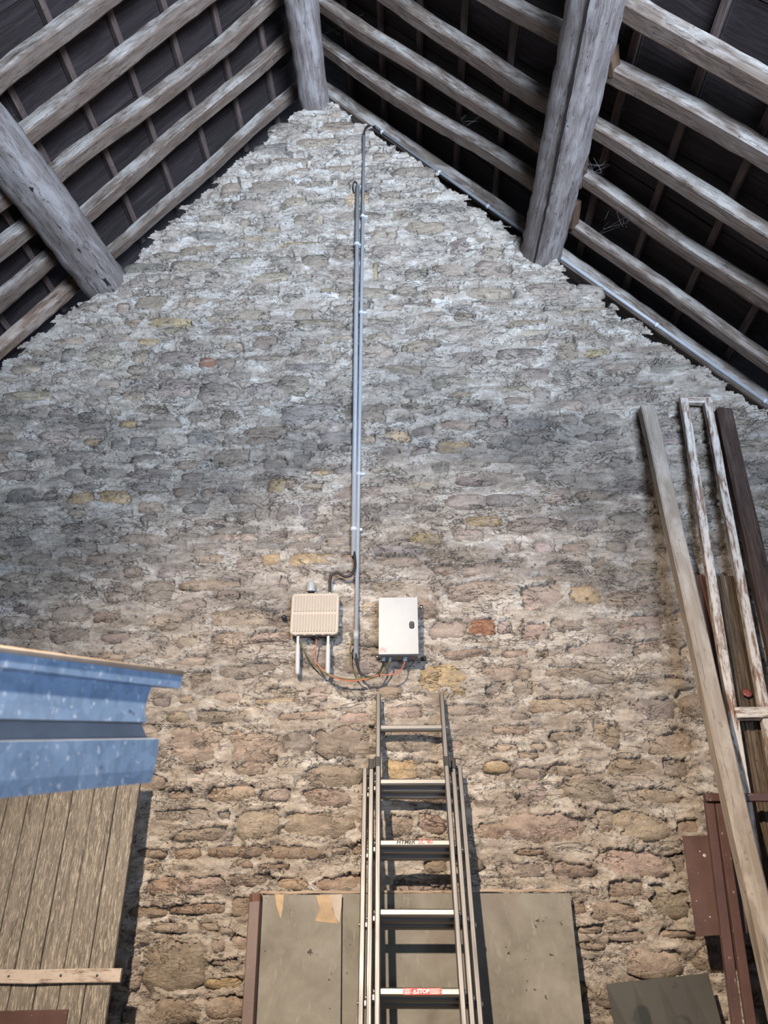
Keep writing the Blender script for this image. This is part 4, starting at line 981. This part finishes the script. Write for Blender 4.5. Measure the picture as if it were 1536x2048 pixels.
# reddish board and old grooved board between
leaner('board', (1398, 1152), (1476, 1560), 3.95, 3.88, 0.058, 0.03, M_REDWOOD, 'narrow reddish board between pale timber and white frame', 'board', 0.001)
lo_ = thing('grooved_board', to_floor(P(1450,1154,3.955), P(1524,1580,3.90)), 'old brown grooved board behind the flaking white frame', 'board')
ga, gb = lean((1450, 1154), (1524, 1580), 3.955, 3.90)
bar('plank', gb, ga, 0.10, 0.028, (-0.1, -1, 0), M_OLDWOOD, lo_, 0.006, 14, 0.0015)
for k in (-0.026, 0.018):
    sh = np.array([k, -0.016, 0]); bar('ridge', gb+sh, ga+sh, 0.018, 0.012, (-0.1, -1, 0), M_OLDWOOD, lo_, 0.005, 10, 0.001)
# flaking white frame: two stiles and cross rails
fa, fb = lean((1367, 800), (1459, 1397), 3.92, 3.83); ga2, gb2 = lean((1413, 800), (1524, 1397), 3.92, 3.83)
fr = thing('window_frame', 0.5*(fb+gb2), 'tall narrow frame with flaking white paint, leaning at right', 'frame')
bar('stile', fb, fa, 0.048, 0.045, (0, -1, 0), M_FRAME, fr, 0.005, 20, 0.0008)
bar('stile', gb2, ga2, 0.048, 0.045, (0, -1, 0), M_FRAME, fr, 0.005, 20, 0.0008)
bar('rail', fa+np.array([-0.028, 0, -0.01]), ga2+np.array([0.028, 0, -0.01]), 0.042, 0.04, (0, -1, 0), M_FRAME, fr, 0.004, 6, 0.0008)
nf = np.cross(ga2-fa, fb-fa); nf /= np.linalg.norm(nf); nf = nf if nf[1] < 0 else -nf
r0_, r1_ = PP(1466, 1430, nf, fa), PP(1560, 1428, nf, fa)
bar('rail', r0_+nf*0.012, r1_+nf*0.012, 0.055, 0.05, (0, -1, 0.2), M_FRAME, fr, 0.004, 6, 0.0008)
# red reflector on the grooved board
c = P(1494, 1387, 3.895); tag(lathe('reflector', [(0, 0.024), (0.006, 0.025), (0.010, 0.018)], c, c+np.array([0, -0.02, 0.008]), M_REFLECT, None, 16), 'small red round reflector beside the white frame', 'reflector')
# red-brown steel frame with top bar and two uprights
s0a, s0b = lean((1417, 1600), (1473, 2048), 3.745, 3.63); s1a, s1b = lean((1436, 1600), (1501, 2048), 3.745, 3.63)
sf = thing('steel_gate', 0.5*(s0b+s1b), 'red-brown steel frame of two uprights and a top bar, right corner', 'gate')
bar('upright', s0b, s0a, 0.040, 0.03, (0, -1, 0), M_BROWNPAINT, sf, 0.003)
bar('upright', s1b, s1a, 0.040, 0.03, (0, -1, 0), M_BROWNPAINT, sf, 0.003)
bar('top_bar', P(1409,1595,3.725), P(1600,1595,3.725), 0.036, 0.035, (0, -1, 0), M_BROWNPAINT, sf, 0.003)
s2a, s2b = lean((1550, 1600), (1640, 2048), 3.745, 3.63)
bar('upright', s2b, s2a, 0.040, 0.03, (0, -1, 0), M_BROWNPAINT, sf, 0.003)
# red-brown sheet plate
pc = [P(1365,1672,3.86), P(1476,1668,3.86), P(1494,1866,3.74), P(1393,1873,3.74)]
npl = np.cross(pc[1]-pc[0], pc[3]-pc[0]); npl /= np.linalg.norm(npl); npl = npl if npl[1] > 0 else -npl
pl = thing('steel_plate', 0.5*(pc[2]+pc[3]), 'red-brown painted steel plate hung behind the steel frame', 'plate')
sheet('panel', pc, 0.006, npl, M_BROWNPAINT, pl, 3, 4, 0.0006)
for (qx, qy, r) in ((1409, 1711, 0.009), (1400, 1703, 0.004), (1420, 1834, 0.004), (1393, 1802, 0.003)):
    c = PP(qx, qy, npl, pc[0]); lathe('paint_spot', [(0, r), (0.0015, r*0.8)], c, c-npl*0.003, M_WHITE, pl, 10)
sheet('folded_edge', [pc[1], P(1481,1668,3.88), P(1499,1866,3.76), pc[2]], 0.02, npl, M_BROWNPAINT, pl)
# dark glossy plate at the bottom
t1, b1 = lean((1213, 1968), (1228, 2048), 3.86, 3.80); t2, b2 = lean((1416, 1946), (1443, 2048), 3.86, 3.80)
ngp = np.cross(t2-t1, b1-t1); ngp /= np.linalg.norm(ngp); ngp = ngp if ngp[1] > 0 else -ngp
tag(sheet('dark_plate', (t1, t2, b2, b1), 0.008, ngp, M_SLATE, None, 4, 4), 'dark greenish glossy plate leaning at the bottom right', 'plate')

# ------------------------------------------------------------------ galvanised channel near the camera
YR, YLf, EXT = 1.80, 1.20, 3.4
rows = [  # right end (x, y), left end y at x=-90, depth offset
 ((366,1350),1290,0.110),((366,1350),1290,0.0),((360,1377),1322,0.0),((309,1374),1330,0.008),((301,1395),1360,0.008),((294,1420),1405,0.006),((296,1444),1435,0.004),
 ((298,1447),1437,0.021),((308,1472),1480,0.021),((318,1478),1484,0.0),((316,1505),1520,0.0),((309,1540),1568,0.0),((303,1565),1606,0.002),((303,1565),1606,0.110)]
ch = thing('metal_channel', P(200, 1590, 1.6), 'bluish galvanised steel channel jutting in close at left', 'channel')
nc = 14
CH0, CH1 = P(-90, 1290, YLf), P(366, 1350, YR)
CHN = np.cross(CH1-CH0, [0, 0, 1.0]); CHN /= np.linalg.norm(CHN); CHN = CHN if CHN[0] < 0 else -CHN   # away from the viewer
def chan(rows, name, mat, thick=0.0018):
    V = []; F_ = []
    for lay in (0, 1):
        for (xr, yr), yl, off in rows:
            a = PP(-90, yl, CHN, CH0); b = PP(xr, yr, CHN, CH0); a = b+(a-b)*EXT; sh = CHN*(off+thick*lay); a = a+sh; b = b+sh
            for i in range(nc+1): V.append(a+(b-a)*i/nc)
    R_ = len(rows); S = R_*(nc+1); I = lambda l, r, i: l*S+r*(nc+1)+i
    for r in range(R_-1):
        for i in range(nc):
            F_.append((I(0, r, i), I(0, r+1, i), I(0, r+1, i+1), I(0, r, i+1))); F_.append((I(1, r, i), I(1, r, i+1), I(1, r+1, i+1), I(1, r+1, i)))
        F_.append((I(0, r, nc), I(0, r+1, nc), I(1, r+1, nc), I(1, r, nc))); F_.append((I(0, r, 0), I(1, r, 0), I(1, r+1, 0), I(0, r+1, 0)))
    return mk(name, V, F_, mat, ch)
chan(rows[:7], 'upper_web', M_GALV); chan(rows[6:10], 'groove', M_GROOVEBAND); chan(rows[9:], 'lower_web', M_GALV)
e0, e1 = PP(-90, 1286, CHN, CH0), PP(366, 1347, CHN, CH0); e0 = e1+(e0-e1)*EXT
tube('lit_rim', [e0+CHN*0.004, e1+CHN*0.004], 0.0075, M_RIM, ch, 8, 1)  # top edge catching the lamp: the bright tone is painted on
pf = e0+(e1-e0)*0.12+CHN*0.05          # upright that carries the channel, behind the viewer
bar('support_post', (pf[0], pf[1], 0.0), (pf[0], pf[1], pf[2]-0.02), 0.06, 0.06, (0, 1, 0), M_GROOVEBAND, ch, 0.004)
